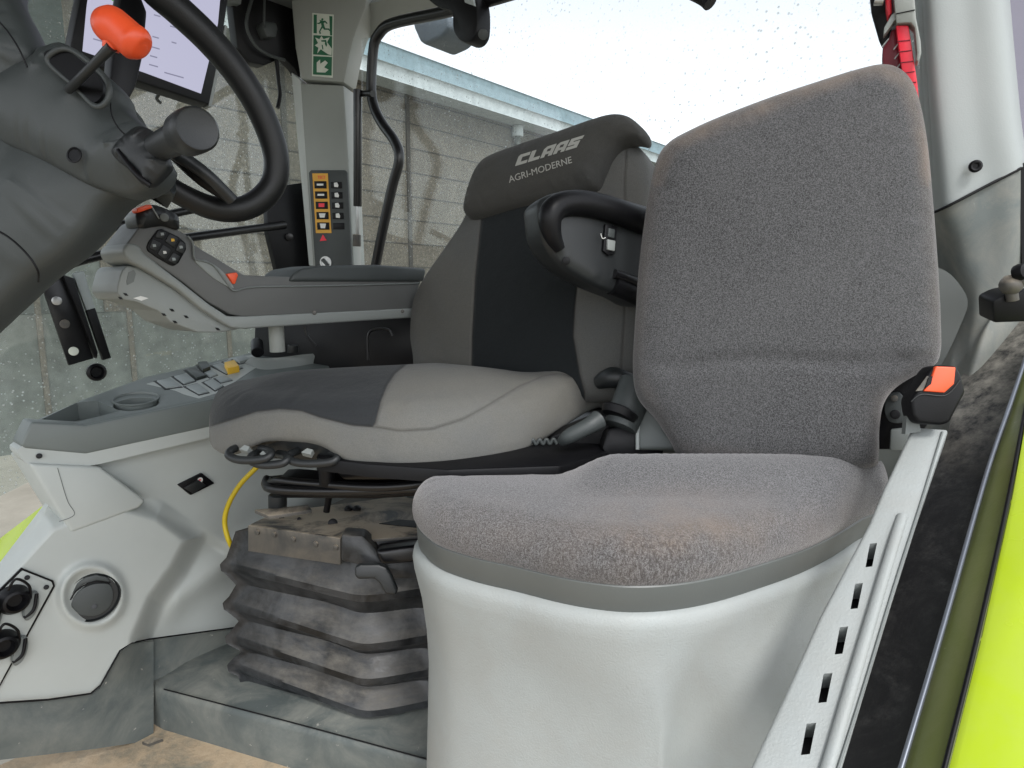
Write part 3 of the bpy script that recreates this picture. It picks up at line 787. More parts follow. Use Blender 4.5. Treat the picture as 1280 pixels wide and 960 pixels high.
# socket plate
PK = PA.shift(.060)
spn = slab('socket_plate', [(-60, 800), (28, 713), (64, 727), (66, 732), (2, 850), (-60, 960)], PK, .004, M['panel'], con, off=.002, bev=.001)
tube('trim_gap', [PA.at(-20, 880, .066), PA.at(0, 878.5, .066), PA.at(60, 874.5, .064), PA.at(113, 867, .062), PA.at(126, 856, .060), PA.at(150, 813, .055), PA.at(163, 804, .045), PA.at(186, 799, .030), PA.at(290, 785, .012), PA.at(330, 779, .010)], .0016, M['black'], con, sm=False)
slab('socket_plate_edge', [(-64, 800), (27, 710), (67, 726), (69, 733), (2, 855), (-64, 965)], PK, .003, M['black'], con, off=-.0005)
for cx, cy in ((24, 748), (-22, 762), (10, 804), (-32, 820)):
    s = lathe('trailer_socket', PK.at(cx-8, cy, .001), PK.n, [(.024, 0), (.024, .010), (.018, .022), (.014, .024), (.010, .012)], M['black'], spn, 28)
    lathe('socket_cap', PK.at(cx+13, cy+8, .004), PK.n+Vector((.5, 0, 0)), [(.024, 0), (.025, .004), (.022, .008), (.0, .010)], M['mid'], s, 28, sx=.45)
    tube('cap_strap', [PK.at(cx-14, cy-10, .02), PK.at(cx-4, cy-24, .025), PK.at(cx+12, cy-16, .02), PK.at(cx+14, cy, .012)], .0022, M['black'], s)
    tube('cap_clip', [PK.at(cx+6, cy+24, .012), PK.at(cx+18, cy+14, .014), PK.at(cx+22, cy-6, .012)], .0028, M['black'], s)
for x, y in ((34, 722), (58, 734)):
    cyl('screw', PK.at(x, y, .001), PK.at(x, y, .006), .004, M['black'], spn)

# kick trim along the floor
kt = thing('kick_trim', 'scuffed dark grey plastic kick trim below the pale side console', 'trim', PA.at(100, 930))
field('cover', (-60, 192), [(-60, 886), (0, 880), (60, 876), (115, 868), (125, 860), (151, 814), (165, 805), (192, 801)], [(-60, 960), (0, 950), (120, 936), (192, 925)], PA, lambda x, y: .05+.02*sstep(850, 930, y)-.03*sstep(140, 192, x)*sstep(870, 820, y), 90, 50, M['kick'], kt, .03)
field('rear_cover', (190, 560), [(190, 799), (290, 787), (560, 744)], [(190, 872), (300, 870), (560, 860)], PA, lambda x, y: .006+.02*sstep(820, 850, y), 60, 20, M['kick'], kt, .03)
# seat platform
plat = thing('seat_platform', 'dusty dark grey raised platform under the driver seat bellows', 'platform', hz(360, 930, FD))
o_ = [hz(188, 851, PD), hz(196, 858, PD), hz(208, 864, PD), hz(370, 905, PD), hz(535, 950, PD), hz(640, 980, PD)]
o_ += [o_[-1]+REAR*.5+Vector((.2, 0, 0)), hz(560, 740, PD)+REAR*.05, hz(290, 783, PD)]
def dn(pts, dz, out=0):
    c = sum(pts, Vector())/len(pts)
    return [p+Z*dz+((p-c)*Vector((1, 1, 0))).normalized()*out if False else p+Z*dz+Vector((p.x-c.x, p.y-c.y, 0)).normalized()*out for p in pts]
stack('body', [dn(o_, PD-FD-.005, .012), dn(o_, -.012, .006), dn(o_, -.004, .001), dn(o_, 0, -.006)], M['kick'], plat, True, 50)
tube('edge_seam', [hz(205, 862, PD)+Z*.001, hz(290, 884, PD)+Z*.001, hz(400, 913, PD)+Z*.001, hz(535, 950, PD)+Z*.001], .0012, M['black'], plat)
sd = slab('floor_dirt_lump', [hz(178, 930, FD-.001), hz(192, 924, FD-.001), hz(204, 926, FD-.001), hz(186, 933, FD-.001)], plh(FD-.001), .006, M['dmetal'], None, off=.005)
tag(sd, 'small flat scrap of dirt lying on the dusty cab floor', 'dirt')
sd.name = 'dirt_scrap'; ORIG['dirt_scrap'] = ORIG['floor_dirt_lump']

# yellow cable
yc = tube('yellow_cable', [g(345, 560, 1.20), g(322, 583, 1.20), g(300, 606, 1.20), g(285, 632, 1.20), g(281, 655, 1.20), g(288, 680, 1.20), g(300, 696, 1.24), g(330, 702, 1.32)], .0048, M['cable'], None)
tag(yc, 'yellow cable looping down beside the black seat bellows', 'cable')

# ================================================================== DRIVER SEAT
ds = thing('driver_seat', 'grey and black driver seat on dusty rubber bellows, with printed headrest', 'seat', hz(420, 900, PD))
CU = plh(.253)
NB = Vector((g(775, 500, 1.17).x, 1.17, CU.p.z)); FBk = Vector((g(560, 447, 1.36).x, 1.36, CU.p.z)); FFk = Vector((g(296, 500, 1.20).x, 1.20, CU.p.z))
darkp = [(262, 534), (262, 500), (285, 470), (330, 440), (540, 430), (525, 448), (508, 456), (494, 467), (484, 482), (476, 502), (468, 534), (440, 532), (400, 522), (376, 513.5), (350, 511.5), (320, 515), (290, 525), (267, 532)]
seam1 = [(468, 534), (500, 539), (540, 537), (580, 524), (620, 500), (650, 482), (680, 470), (700, 467), (728, 474), (765, 488)]
seam2 = [(340, 512), (350, 525), (357, 538)]
darkp2 = darkp+[darkp[0]]
def cush_hf(x, y):
    return 0
def cush_lf(x, y):                    # arch of the front underside + thigh lift at the sides
    return 0
sidep = [(267, 532), (290, 525), (320, 515), (350, 511.5), (376, 513.5), (400, 522), (440, 532), (468, 534), (500, 539), (540, 537), (580, 524), (620, 500), (650, 482), (680, 470), (700, 467), (728, 474), (765, 486), (850, 500), (850, 700), (200, 700), (200, 500), (262, 533)]
cush = pad('seat_cushion', [(262, 548), (268, 559), (290, 565), (350, 569), (420, 573), (470, 576), (510, 577), (570, 573), (640, 562), (700, 546), hz(745, 532, .253), NB, NB.lerp(FBk, .5), FBk, FBk.lerp(FFk, .35), FBk.lerp(FFk, .7), FFk, (266, 530)],
     CU, .088, .012, .058, M['seat'], ds, crown=.030, N=240, KE=12, sup=2.2, gsp=.008, lf=lambda x, y: .045*sstep(640, 770, x),
     bf=lambda x, y: .030*math.exp(-((x-365)/58)**4)*sstep(535, 560, y),
     attr={'dark': lambda x, y: sdf(x, y, darkp), 's1': lambda x, y: sdf(x, y, sidep)})
BK = pl3(g(520, 400, 1.40), g(790, 400, 1.13), g(650, 180, 1.32))
def xl(y): return lerp_poly([(270, 601.5), (345, 594), (420, 590), (480, 590)], y) if True else 0
def ipl(pts, y): return lerp_poly(pts, y)
def bdark(x, y):
    a = lerp_poly([(180, 606), (276, 601), (345, 594), (420, 590), (480, 589)], y)
    b = lerp_poly([(180, 724), (357, 722), (385, 719), (420, 717), (467, 725), (490, 731)], y)
    return min(x-a, b-x)
bseam = [(722, 357), (719, 385), (717, 420), (725, 467)]
bseam2 = [(783, 178), (780, 230), (783, 300), (781, 400), (776, 470)]
back = pad('backrest', [(600, 235), (583, 275), (560, 310), (537, 343), (522, 372), (517, 405), (519, 440), (535, 480), (640, 500), (770, 500), (800, 470), (808, 400), (808, 300), (812, 225), (806, 195), (793, 180), (770, 178), (700, 195), (640, 210)],
     BK, .035, .10, .05, M['back'], ds, crown=.012, attr={'dark': bdark, 's1': lambda x, y: x-lerp_poly([(178, 783), (230, 780), (300, 783), (400, 781), (470, 776)], y)})
HD = BK.shift(.03)
hr = pad('headrest', [(586, 268), (588, 250), (596, 225), (606, 207), (622, 195), (660, 181), (700, 168), (740, 154), (768, 146), (786, 147), (799, 156), (811, 170), (808, 182), (793, 181), (779, 187), (768, 202), (760, 222), (752, 240), (735, 245), (700, 252), (655, 262), (615, 273), (594, 276)],
     HD, .045, .03, .035, M['head'], ds, crown=.008, attr={'dark': lambda x, y: -10, 's1': lambda x, y: -10})
HT = HD.shift(.055)
# embroidered letters of the first line
def lq(u, v):
    a = (643.5, 207.5); b = (648.5, 194); c = (729.5, 169); d = (722, 183.5)
    L = (a[0]+(b[0]-a[0])*v, a[1]+(b[1]-a[1])*v); R = (d[0]+(c[0]-d[0])*v, d[1]+(c[1]-d[1])*v)
    return (L[0]+(R[0]-L[0])*u, L[1]+(R[1]-L[1])*u)
GL = {'C': [[(0, 0), (.92, 0), (.92, .27), (.34, .27), (.34, .73), (.92, .73), (.92, 1), (.12, 1), (0, .86)]],
      'L': [[(0, 0), (.9, 0), (.9, .27), (.34, .27), (.34, 1), (0, 1)]],
      'A': [[(0, 0), (.3, 0), (.3, .25), (.62, .25), (.62, 0), (.92, 0), (.92, 1), (.22, 1), (0, .8), (0, 0)][:-1]],
      'S': [[(0, 0), (.92, 0), (.92, .62), (.34, .62), (.34, .74), (1.02, .74), (1.06, 1), (.05, 1), (.0, .38), (.6, .38), (.6, .26), (0, .26)]]}
for i, ch in enumerate('CLAAS'):
    for poly in GL[ch]:
        pts = [lq((i+.02+u*.96)/5, v) for u, v in poly]
        drape(slab('logo_letter', [(a[0]+(b[0]-a[0])*k/3, a[1]+(b[1]-a[1])*k/3) for a, b in zip(pts, pts[1:]+pts[:1]) for k in range(3)], HT, .001, M['logo'], hr), hr)
    if ch == 'A':
        drape(slab('logo_counter', [lq((i+.34)/5, .50), lq((i+.60)/5, .50), lq((i+.60)/5, .72), lq((i+.34)/5, .72)], HT, .001, M['head'], hr), hr, .0018)
drape(text('dealer_lettering', 'AGRI-MODERNE', HT, (636.5, 228.5), (716, 203), 8.0, M['logo'], hr, ext=.0005, off=.0, shear=.15), hr)

# seat underside: pan, wrinkled boot, levers
pan = pl3(CU.at(400, 575, -.015), CU.at(560, 585, -.015), CU.at(740, 520, -.015))
slab('seat_pan', [(395, 572), (460, 580), (560, 587), (700, 582), (760, 565), (780, 500), (560, 500), (400, 540)], pl3(hz(395, 572, .255), hz(560, 590, .255), hz(750, 572, .255)), .02, M['black'], ds, bev=.004)
slab('front_boot', [(312, 562), (330, 547), (380, 543), (420, 545), (428, 560), (424, 580), (380, 576), (330, 574)], pl3(g(312, 560, 1.0), g(424, 562, .95), g(370, 590, .985)), .08, M['darker'], ds, bev=.004)
for px in (0, 1, 2):
    x0 = (285, 312, 360)[px]; y0 = (567, 573, 571)[px]; w = (54, 48, 62)[px]
    h = tube('adjuster_handle', [g(x0+w*.25, y0-8, .98), g(x0+4, y0-4, .955), g(x0+1, y0+2, .945), g(x0+10, y0+7, .938), g(x0+w*.5, y0+8.5, .932), g(x0+w-7, y0+6, .932), g(x0+w, y0, .94), g(x0+w-3, y0-4, .955), g(x0+w*.75, y0-6, .97)], .0062, M['darker'], ds)
    slab('handle_tab', [(x0+w*.28, y0-4), (x0+w*.40, y0-9), (x0+w*.52, y0-7), (x0+w*.46, y0-1)], pl3(g(x0, y0-6, .955), g(x0+w, y0-6, .955), g(x0+w/2, y0+8, .94)), .01, M['armlow'], h, off=.004)
# support frame
cyl('support_post', g(408, 580, 1.03), g(409, 606, 1.03), .013, M['black'], ds)
cyl('support_post', g(417, 585, 1.15), g(408, 640, 1.15), .006, M['black'], ds)
tube('frame_rod', [g(338, 604, 1.08), g(350, 601, 1.06), g(385, 604, 1.04), g(470, 609, 1.0), (540, 603, 1.0), (620, 590, 1.05)], .0072, M['bmetal'], ds)
tube('frame_rod', [g(334, 598, 1.10), g(332, 606, 1.08), g(345, 612, 1.05), g(420, 614, 1.02), g(520, 611, 1.0), g(620, 598, 1.02)], .0072, M['bmetal'], ds)
tube('frame_rod', [g(334, 600, 1.12), g(370, 597, 1.12), g(378, 602, 1.11)], .007, M['bmetal'], ds)
slab('slide_rail', [(338, 608), (352, 607), (470, 617), (560, 612), (560, 618), (470, 624), (356, 623), (338, 616)], pl3(g(338, 610, 1.08), g(560, 614, 1.02), g(450, 640, 1.06)), .06, M['black'], ds, bev=.003)
slab('slide_rail', [(420, 590), (560, 578), (740, 566), (740, 578), (560, 600), (430, 600)], pl3(g(420, 595, 1.04), g(740, 570, 1.08), g(560, 620, 1.06)), .05, M['bmetal'], ds, bev=.003)
cyl('spring_post', g(347, 618, 1.10), g(347, 636, 1.10), .016, M['darker'], ds)
slab('spring_foot', [(318, 637), (385, 631), (390, 637), (336, 645)], plh(.385), .006, M['dmetal'], ds, bev=.001)
tube('spring', [g(640+i*4.3, 553+(3 if i % 2 else -3)-i*.1, 1.02) for i in range(14)], .003, M['dark'], ds, n=90)
# top plate of the suspension
tpl = plh(CAM.z-g(440, 676, 1.075).z)
pt_out = [(313, 655), (440, 676), (545, 668), (600, 640), (500, 620), (345, 640)]
plate = slab('suspension_plate', pt_out, tpl, .005, M['dmetal'], ds, bev=.001)
for x, y, r in ((374, 649, .004), (416, 654, .009), (352, 647, .005)):
    cyl('plate_hole', tpl.at(x, y, .0), tpl.at(x, y, .0012), r, M['black'], plate, seg=20)
slab('plate_slot', [(474, 655), (500, 650), (540, 653), (540, 662)], tpl, .001, M['black'], plate, off=.0012)
for x, y in ((436, 637), (446, 637)):
    lathe('bolt', tpl.at(x, y, 0), Z, [(.009, 0), (.009, .004), (.005, .008), (.0, .009)], M['bmetal'], plate, 16)
SF = pl3(tpl.at(313, 656), tpl.at(440, 677), tpl.at(440, 677)-Z*.05)
sf = slab('suspension_side', [(312, 656), (427, 672), (427, 705), (312, 688)], SF, .006, M['dmetal'], ds, bev=.001, off=.004)
for x, y in ((322, 665), (343, 668), (367, 674), (395, 680), (420, 684)):
    lathe('rivet', SF.at(x, y, .004), SF.n, [(.0056, 0), (.005, .003), (.0, .0042)], M['dmetal'], sf, 16)
SC2 = pl3(g(425, 670, 1.06), g(540, 672, 1.08), g(470, 715, 1.06))
slab('bracket', [(427, 666), (455, 668), (470, 684), (478, 700), (535, 696), (535, 722), (480, 722), (452, 705), (427, 700)], SC2, .05, M['rubber'], ds, bev=.006, off=.01)
slab('bracket_fold', [(470, 684), (500, 680), (535, 676), (535, 698), (478, 702)], SC2, .04, M['bmetal'], ds, bev=.008, off=.022, seg=4)
# bellows
YC, YL = 1.055, 1.19
L0 = g(281, 705, YL).xy; C0 = g(452, 747, YC).xy; D0 = g(560, 735, 1.11).xy+Vector((.03, 0)); E0 = L0+Vector((.25, .26))
def dC(y): return CAM.z-g(452, y, YC).z
def dL(y): return CAM.z-g(281, y, YL).z
def bring(ins, c_, l_, wob=0):
    pts = [L0, L0.lerp(C0, .06), L0.lerp(C0, .5), L0.lerp(C0, .84), L0.lerp(C0, .965)+Vector((.006, .001)), C0.lerp(D0, .22)+Vector((0, -.001)), C0.lerp(D0, .6), D0, D0.lerp(E0, .5), E0, E0.lerp(L0, .5)]
    c = (L0+C0+D0+E0)/4
    base = crc([(p.x, p.y) for p in pts], 160)
    out = []
    for k, (x, y) in enumerate(base):
        v = Vector((x, y))-c; l = v.length; q = v*(1-(ins+wob*sin(k*.35))/l)+c
        t = max(0, min(1, (q-C0).dot(L0-C0)/(L0-C0).length_squared))
        out.append(Vector((q.x, q.y, CAM.z-(c_+(l_-c_)*t))))
    return out
folds = [(747, 705), (808, 753), (852, 795), (892, 830)]
rings = [bring(.034, dC(685), dL(664))]
for i, (yc, yl) in enumerate(folds):
    a, b = dC(yc), dL(yl)
    rings.append(bring(.013, a-.018, b-.016)); rings.append(bring(.003, a-.006, b-.006)); rings.append(bring(0, a-.002, b-.002)); rings.append(bring(.0015, a+.012, b+.011)); rings.append(bring(.007, a+.016, b+.015))
    if i < 3:
        na, nb = dC(folds[i+1][0]), dL(folds[i+1][1])
        ma, mb_ = a+(na-a)*.50, b+(nb-b)*.50
        rings.append(bring(.024, ma-.006, mb_-.005)); rings.append(bring(.028, ma, mb_)); rings.append(bring(.026, ma+.003, mb_+.003))
rings.append(bring(.02, dC(905), dL(842))); rings.append(bring(.024, PD+.002, PD+.002))
stack('bellows', rings[::-1], M['rubber'], ds, True, 34)
pb = pl3(g(440, 700, 1.02), g(500, 700, 1.03), g(470, 745, 1.01))
slab('suspension_lever', [(444, 708), (450, 704), (474, 704), (484, 708), (490, 718), (498, 738), (494, 743), (482, 741), (475, 728), (468, 722), (448, 723), (444, 718)], pb, .018, M['darker'], ds, bev=.004, off=.01, seg=3)
# reclining knob, belt retractor
tube('recline_lever', [g(702, 552, .98), g(712, 545, .97), g(735, 533, .97), g(748, 525, .98)], [.008, .012, .013, .016], M['dark'], ds)
pr = pl3(g(760, 500, 1.0), g(830, 500, 1.0), g(790, 570, .98))
rc = cyl('belt_retractor', g(798, 478, 1.02), g(775, 535, .99), .030, M['dark'], ds, r1=.027)
cyl('retractor_cap', g(776, 512, .985), g(772, 522, .98), .030, M['black'], ds, r1=.027)
slab('belt_anchor', [(752, 560), (760, 535), (790, 530), (830, 545), (830, 575), (760, 575)], pr, .04, M['black'], ds, bev=.006)
tube('crumpled_boot', [g(748, 478, 1.08), g(765, 472, 1.06), g(785, 476, 1.05), g(800, 482, 1.05)], [.012, .018, .014, .012], M['darker'], ds)
slab('seat_frame_side', [(690, 545), (752, 520), (800, 560), (790, 590), (640, 590)], pl3(g(690, 560, 1.05), g(800, 560, 1.02), g(740, 600, 1.04)), .04, M['black'], ds, bev=.004)
# left armrest
LA = pl3(g(672, 270, .96), g(806, 300, 1.06), g(740, 370, .995))
la = pad('folding_armrest', [(671, 272), (671, 256), (680, 246), (700, 240), (725, 238), (760, 245), (830, 268), (850, 290), (840, 375), (800, 383), (775, 372), (740, 358), (705, 338), (685, 318), (675, 298)], LA, .015, .045, .02, M['darker'], ds, crown=.0)
tube('arm_pad', [LA.at(840, 287, .02), LA.at(800, 275, .02), LA.at(760, 261, .02), LA.at(725, 254, .02), LA.at(700, 257, .02), LA.at(688, 270, .02), LA.at(690, 292, .018), LA.at(700, 312, .016)], [.020, .020, .0195, .019, .0185, .018, .014, .008], M['black'], la, seg=20)
sw_ = slab('armrest_switch', [(744, 316), (747, 283), (762, 286), (759, 320), (751, 322)], LA, .004, M['black'], la, bev=.001, off=.020)
slab('rocker', [(748, 302), (758, 304), (757, 317), (748, 315)], LA, .004, M['armlow'], sw_, bev=.0015, off=.023)
slab('rocker', [(750, 288), (758, 290), (757, 301), (749, 299)], LA, .004, M['dark'], sw_, bev=.0015, off=.022)
tube('seat_symbol', [LA.at(751, 292, .0225), LA.at(753, 298, .0225), LA.at(757, 297, .0225)], .0006, M['white'], sw_)
cyl('cover_screw', LA.at(708, 326, .012), LA.at(708, 326, .016), .006, M['black'], la)
tube('armrest_hinge', [LA.at(765, 355, .005), LA.at(790, 366, .005), LA.at(830, 385, .0)], .017, M['black'], la)
tube('hinge_highlight_bar', [LA.at(768, 342, .018), LA.at(790, 350, .018), LA.at(820, 362, .016)], .007, M['bmetal'], la)

# ================================================================== CONTROL ARMREST
AR = Pl(g(520, 370, 1.42), LEFT)
ca = thing('control_armrest', 'long grey control armrest with key pad and orange trigger, beyond the driver seat', 'armrest', AR.at(346, 440, -.05))
def za(x, y): return (140+x/5.333, 250+y/5.333)
body = slab('body', [za(70, 330), za(140, 235), za(205, 150), za(260, 120), za(330, 135), za(420, 185), za(500, 235), za(540, 280), za(550, 300), za(700, 390), za(830, 470), za(880, 500), za(960, 505), (365, 346), (372, 338), (400, 334), (470, 333), (530, 338), (522, 365), (516, 386), (305, 396), (288, 393), za(640, 680), za(470, 545), za(290, 420), za(150, 350)], AR, .09, M['arm'], ca, bev=.008, seg=3)
slab('top_recess', [za(550, 405), za(600, 398), za(660, 420), za(740, 480), za(810, 590), za(700, 540), za(600, 460)], AR, .01, M['armlow'], body, bev=.003, off=.0025, sm=True)
tube('edge_line', [AR.at(*za(505, 240), .004), AR.at(*za(540, 290), .004), AR.at(*za(550, 390), .004), AR.at(*za(600, 405), .003), AR.at(*za(680, 440), .003), AR.at(*za(770, 560), .003), AR.at(*za(820, 605), .003), AR.at(*za(960, 580), .002), AR.at(420, 357, .002), AR.at(525, 354, .002)], .0016, M['mid'], body)
slab('lower_trim', [za(68, 330), za(100, 285), za(150, 290), za(190, 315), za(205, 350), za(470, 555), za(640, 690), za(770, 775), za(880, 775), (516, 385), (516, 397), (305, 411), (290, 410), za(740, 820), za(600, 730), za(430, 590), za(230, 470), za(110, 410), za(75, 370)], AR, .095, M['armlow'], ca, bev=.006, off=.002, seg=3)
low = slab('under_shell', [za(120, 435), za(200, 450), za(430, 590), za(600, 720), za(760, 825), za(880, 850), za(860, 865), za(740, 885), za(600, 885), za(420, 820), za(330, 740), za(180, 680), za(90, 665), za(55, 620), za(60, 560), za(85, 470)], AR, .11, M['armlow'], ca, bev=.010, off=-.012, seg=3)
slab('grip_opening', [za(130, 480), za(165, 465), za(178, 490), za(165, 545), za(120, 568), za(116, 540)], AR, .002, M['mid'], low, off=-.011)
slab('white_label', [za(160, 655), za(210, 640), za(262, 655), za(215, 672)], AR, .001, M['white'], low, off=-.0105)
for x, y in ((110, 630), (75, 655), (420, 735), (365, 765), (515, 780), (440, 815), (725, 862), (905, 853)):
    slab('vent_slot', [za(x-18, y-10), za(x+4, y-8), za(x+18, y+9), za(x-4, y+8)], AR, .001, M['black'], low, off=-.0105)
slab('arm_pad', [(360, 352), (364, 343), (374, 336), (400, 332), (470, 331), (531, 336), (530, 344), (528, 352)], AR, .10, M['dark'], ca, bev=.006, off=.006, seg=3)
kp = slab('key_pad', [za(228, 315), za(240, 280), za(300, 200), za(325, 192), za(440, 245), za(488, 290), za(490, 330), za(440, 420), za(410, 440), za(385, 435), za(290, 380), za(235, 340)], AR, .004, M['black'], ca, bev=.0015, off=.0035)
for c in ([(295, 210), (352, 215), (335, 262), (278, 250)], [(375, 225), (432, 258), (405, 318), (345, 275)], [(445, 270), (485, 300), (470, 362), (415, 335)], [(262, 262), (320, 290), (290, 345), (240, 318)], [(330, 298), (385, 335), (345, 400), (295, 360)], [(400, 350), (448, 378), (420, 430), (362, 405)]):
    slab('key', [za(*p) for p in c], AR, .002, M['darker'], kp, bev=.001, off=.0052)
for x, y, m in ((325, 228, 'button'), (395, 268, 'yellow'), (450, 315, 'button'), (272, 305, 'button'), (342, 350, 'white'), (402, 395, 'button')):
    slab('key_symbol', [za(x-11, y-9), za(x+9, y-9), za(x+13, y+7), za(x-8, y+10)], AR, .0005, M[m], kp, off=.0057)
js = pad('joystick', [za(152, 95), za(190, 55), za(240, 35), za(290, 35), za(360, 60), za(415, 90), za(440, 120), za(445, 165), za(430, 200), za(330, 175), za(210, 190), za(165, 175)], AR, .012, .05, .012, M['darker'], ca, SI=40, gsp=.005, N=120)
slab('joystick_switch', [za(140, 60), za(200, 38), za(235, 36), za(243, 58), za(150, 90), za(138, 78)], AR, .02, M['orange'], js, bev=.003, off=.016, seg=3)
cyl('thumb_wheel', AR.at(*za(350, 120), .008), AR.at(*za(350, 115), .020), .006, M['mid'], js)
tube('joystick_seam', [AR.at(*za(262, 40), .0135), AR.at(*za(290, 85), .0145), AR.at(*za(315, 125), .0135)], .001, M['armlow'], js)
slab('trigger', [za(755, 492), za(820, 482), za(832, 500), za(812, 560), za(798, 560)], AR, .03, M['belt'], ca, bev=.002, off=.006)
for x, y in ((393, 391), (503, 389)):
    cyl('rivet', AR.at(x, y, .001), AR.at(x, y, .004), .004, M['dmetal'], ca)
cyl('support_post', AR.at(345, 406, -.045), AR.at(347, 440, -.045), .014, M['pillar'], ca)
# dark seat back-structure under the armrest
db = thing('belt_housing', 'black housing under the control armrest, behind the driver cushion', 'housing', g(420, 445, 1.55))
slab('cover', [(318, 405), (392, 402), (520, 395), (524, 460), (310, 470), (316, 440)], pl3(g(330, 420, 1.62), g(520, 420, 1.52), g(420, 470, 1.57)), .05, M['black'], db, bev=.006)
tube('bracket_bar', [g(381, 408, 1.5), g(384, 420, 1.5), g(395, 432, 1.5)], .003, M['bmetal'], db)
tube('bracket_bar', [g(460, 450, 1.5), g(460, 420, 1.5), g(468, 412, 1.5), g(485, 412, 1.5), g(490, 420, 1.5)], .003, M['bmetal'], db)
cyl('latch_knob', g(366, 431, 1.52), g(366, 441, 1.52), .012, M['darker'], db)

# ================================================================== STEERING COLUMN
st = thing('steering_column', 'big dark grey steering column with black wheel, stalk and orange knob at upper left', 'steering column', g(10, 400, .75))
wr = [(190, -16), (222, 12), (262, 50), (297, 92), (326, 140), (344, 190), (343, 226), (325, 250), (298, 262), (266, 260), (232, 246), (200, 226), (150, 190), (95, 140), (42, 70), (8, -20), (40, -90), (105, -110), (155, -66)]
wheel = tube('steering_wheel', [g(x, y, .88+.0006*(x-200)+max(0, 150-x)*.0024) for x, y in wr], [.019, .0195, .0195, .0190, .0185, .0180, .0178, .0175, .017, .0165, .0155, .0145, .014, .014, .014, .015, .016, .018, .019], M['leather'], st, closed=True, n=220, seg=24)
tube('spoke', [g(205, 182, .87), g(240, 205, .875), g(262, 222, .88), g(290, 250, .90)], [.014, .0125, .012, .012], M['darker'], wheel, flat=.7)
tube('spoke', [g(215, 188, .885), g(250, 222, .895), g(286, 246, .905)], [.010, .009, .009], M['black'], wheel)
PW = pl3(g(150, 10, .86), g(190, 60, .88), g(160, 140, .84))
slab('wheel_hub_cover', [(178, -30), (192, 6), (187, 60), (178, 100), (163, 128), (155, 120), (145, 90), (150, 40), (160, -30)], PW, .03, M['black'], wheel, bev=.006, off=-.02)
slab('instrument_hood', [(150, 105), (172, 118), (188, 135), (196, 150), (192, 160), (180, 162), (162, 150), (150, 130)], PW, .05, M['dark'], wheel, bev=.006, off=-.03, sm=True)
CO = pl3(g(-40, 330, .80), g(140, 240, .80), g(60, 60, .84))
col = pad('column_cover', [(-120, 100), (-60, 110), (0, 125), (60, 150), (130, 185), (168, 200), (200, 232), (166, 241), (138, 258), (113, 291), (85, 318), (46, 346), (0, 388), (-60, 440), (-140, 480), (-200, 400), (-200, 200)], CO, .05, .06, .085, M['dark'], st, crown=.012, SI=60, gsp=.011)
C2 = CO.shift(.02)
shroud = pad('shroud', [(-40, 60), (10, 70), (40, 82), (60, 68), (90, 60), (118, 84), (140, 100), (156, 118), (162, 138), (180, 156), (196, 172), (206, 196), (212, 212), (200, 234), (168, 247), (120, 235), (60, 205), (0, 180), (-50, 160)], C2, .045, .03, .04, M['dark'], st, crown=.006, N=240, SI=60)
up_ = pad('upper_cover', [(-140, -120), (0, -60), (14, -10), (30, 22), (43, 50), (50, 74), (42, 92), (30, 110), (0, 150), (-40, 170), (-140, 160)], C2.shift(.01), .05, .04, .05, M['dark'], st, crown=.012, SI=60)
S3 = C2.shift(.047)
slot = slab('lever_slot', [(60, 70), (76, 64), (88, 66), (108, 80), (128, 98), (134, 112), (130, 126), (118, 130), (96, 108), (70, 84)], S3, .004, M['black'], shroud, sm=True, off=.006)
tube('slot_rim', [S3.at(60, 72, .006), S3.at(74, 62, .008), S3.at(90, 63, .008), S3.at(112, 78, .008), S3.at(132, 98, .008), S3.at(137, 114, .008), S3.at(132, 129, .006), S3.at(118, 132, .004), S3.at(94, 108, .003), S3.at(66, 84, .003)], .003, M['dark'], shroud, closed=True)
tube('cover_seam', [S3.at(138, 128, -.002), S3.at(140, 145, .0), S3.at(148, 160, .0), S3.at(158, 170, .0)], .0008, M['black'], shroud)
lathe('screw_recess', S3.at(93, 194, -.008), S3.n, [(.009, 0), (.009, .001), (.007, .0015), (.0065, .0005)], M['black'], shroud, 24)
pk2 = CO.shift(.068)
tube('column_seam', [pk2.at(-20, 280, 0), pk2.at(10, 296, -.002), pk2.at(34, 318, -.006), pk2.at(47, 338, -.014), pk2.at(48, 352, -.03)], .0012, M['black'], col)
tube('cover_seam', [C2.shift(.063).at(-8, 20), C2.shift(.063).at(10, 40), C2.shift(.060).at(24, 62), C2.shift(.055).at(34, 84)], .0010, M['black'], up_)
# gear lever with orange knob
lever = tube('lever_rod', [g(86, 112, .75), g(100, 98, .72), g(120, 78, .70), g(140, 58, .685)], [.0045, .0045, .0045, .0055], M['darker'], st)
kn = tube('lever_knob', [g(121, 21, .69), g(123, 22, .69), g(131, 27, .69), g(140, 32, .69), g(152, 40, .69), g(163, 49, .69), g(171, 55, .69), g(178, 61, .69), g(180, 62.5, .69)], [.004, .0105, .0165, .0185, .0175, .0172, .0172, .0120, .004], M['orange'], lever, seg=28, n=70)
tube('knob_neck', [g(138, 62, .69), g(141, 52, .69), g(146, 40, .69)], [.0075, .0092, .012], M['orange'], kn, seg=24)
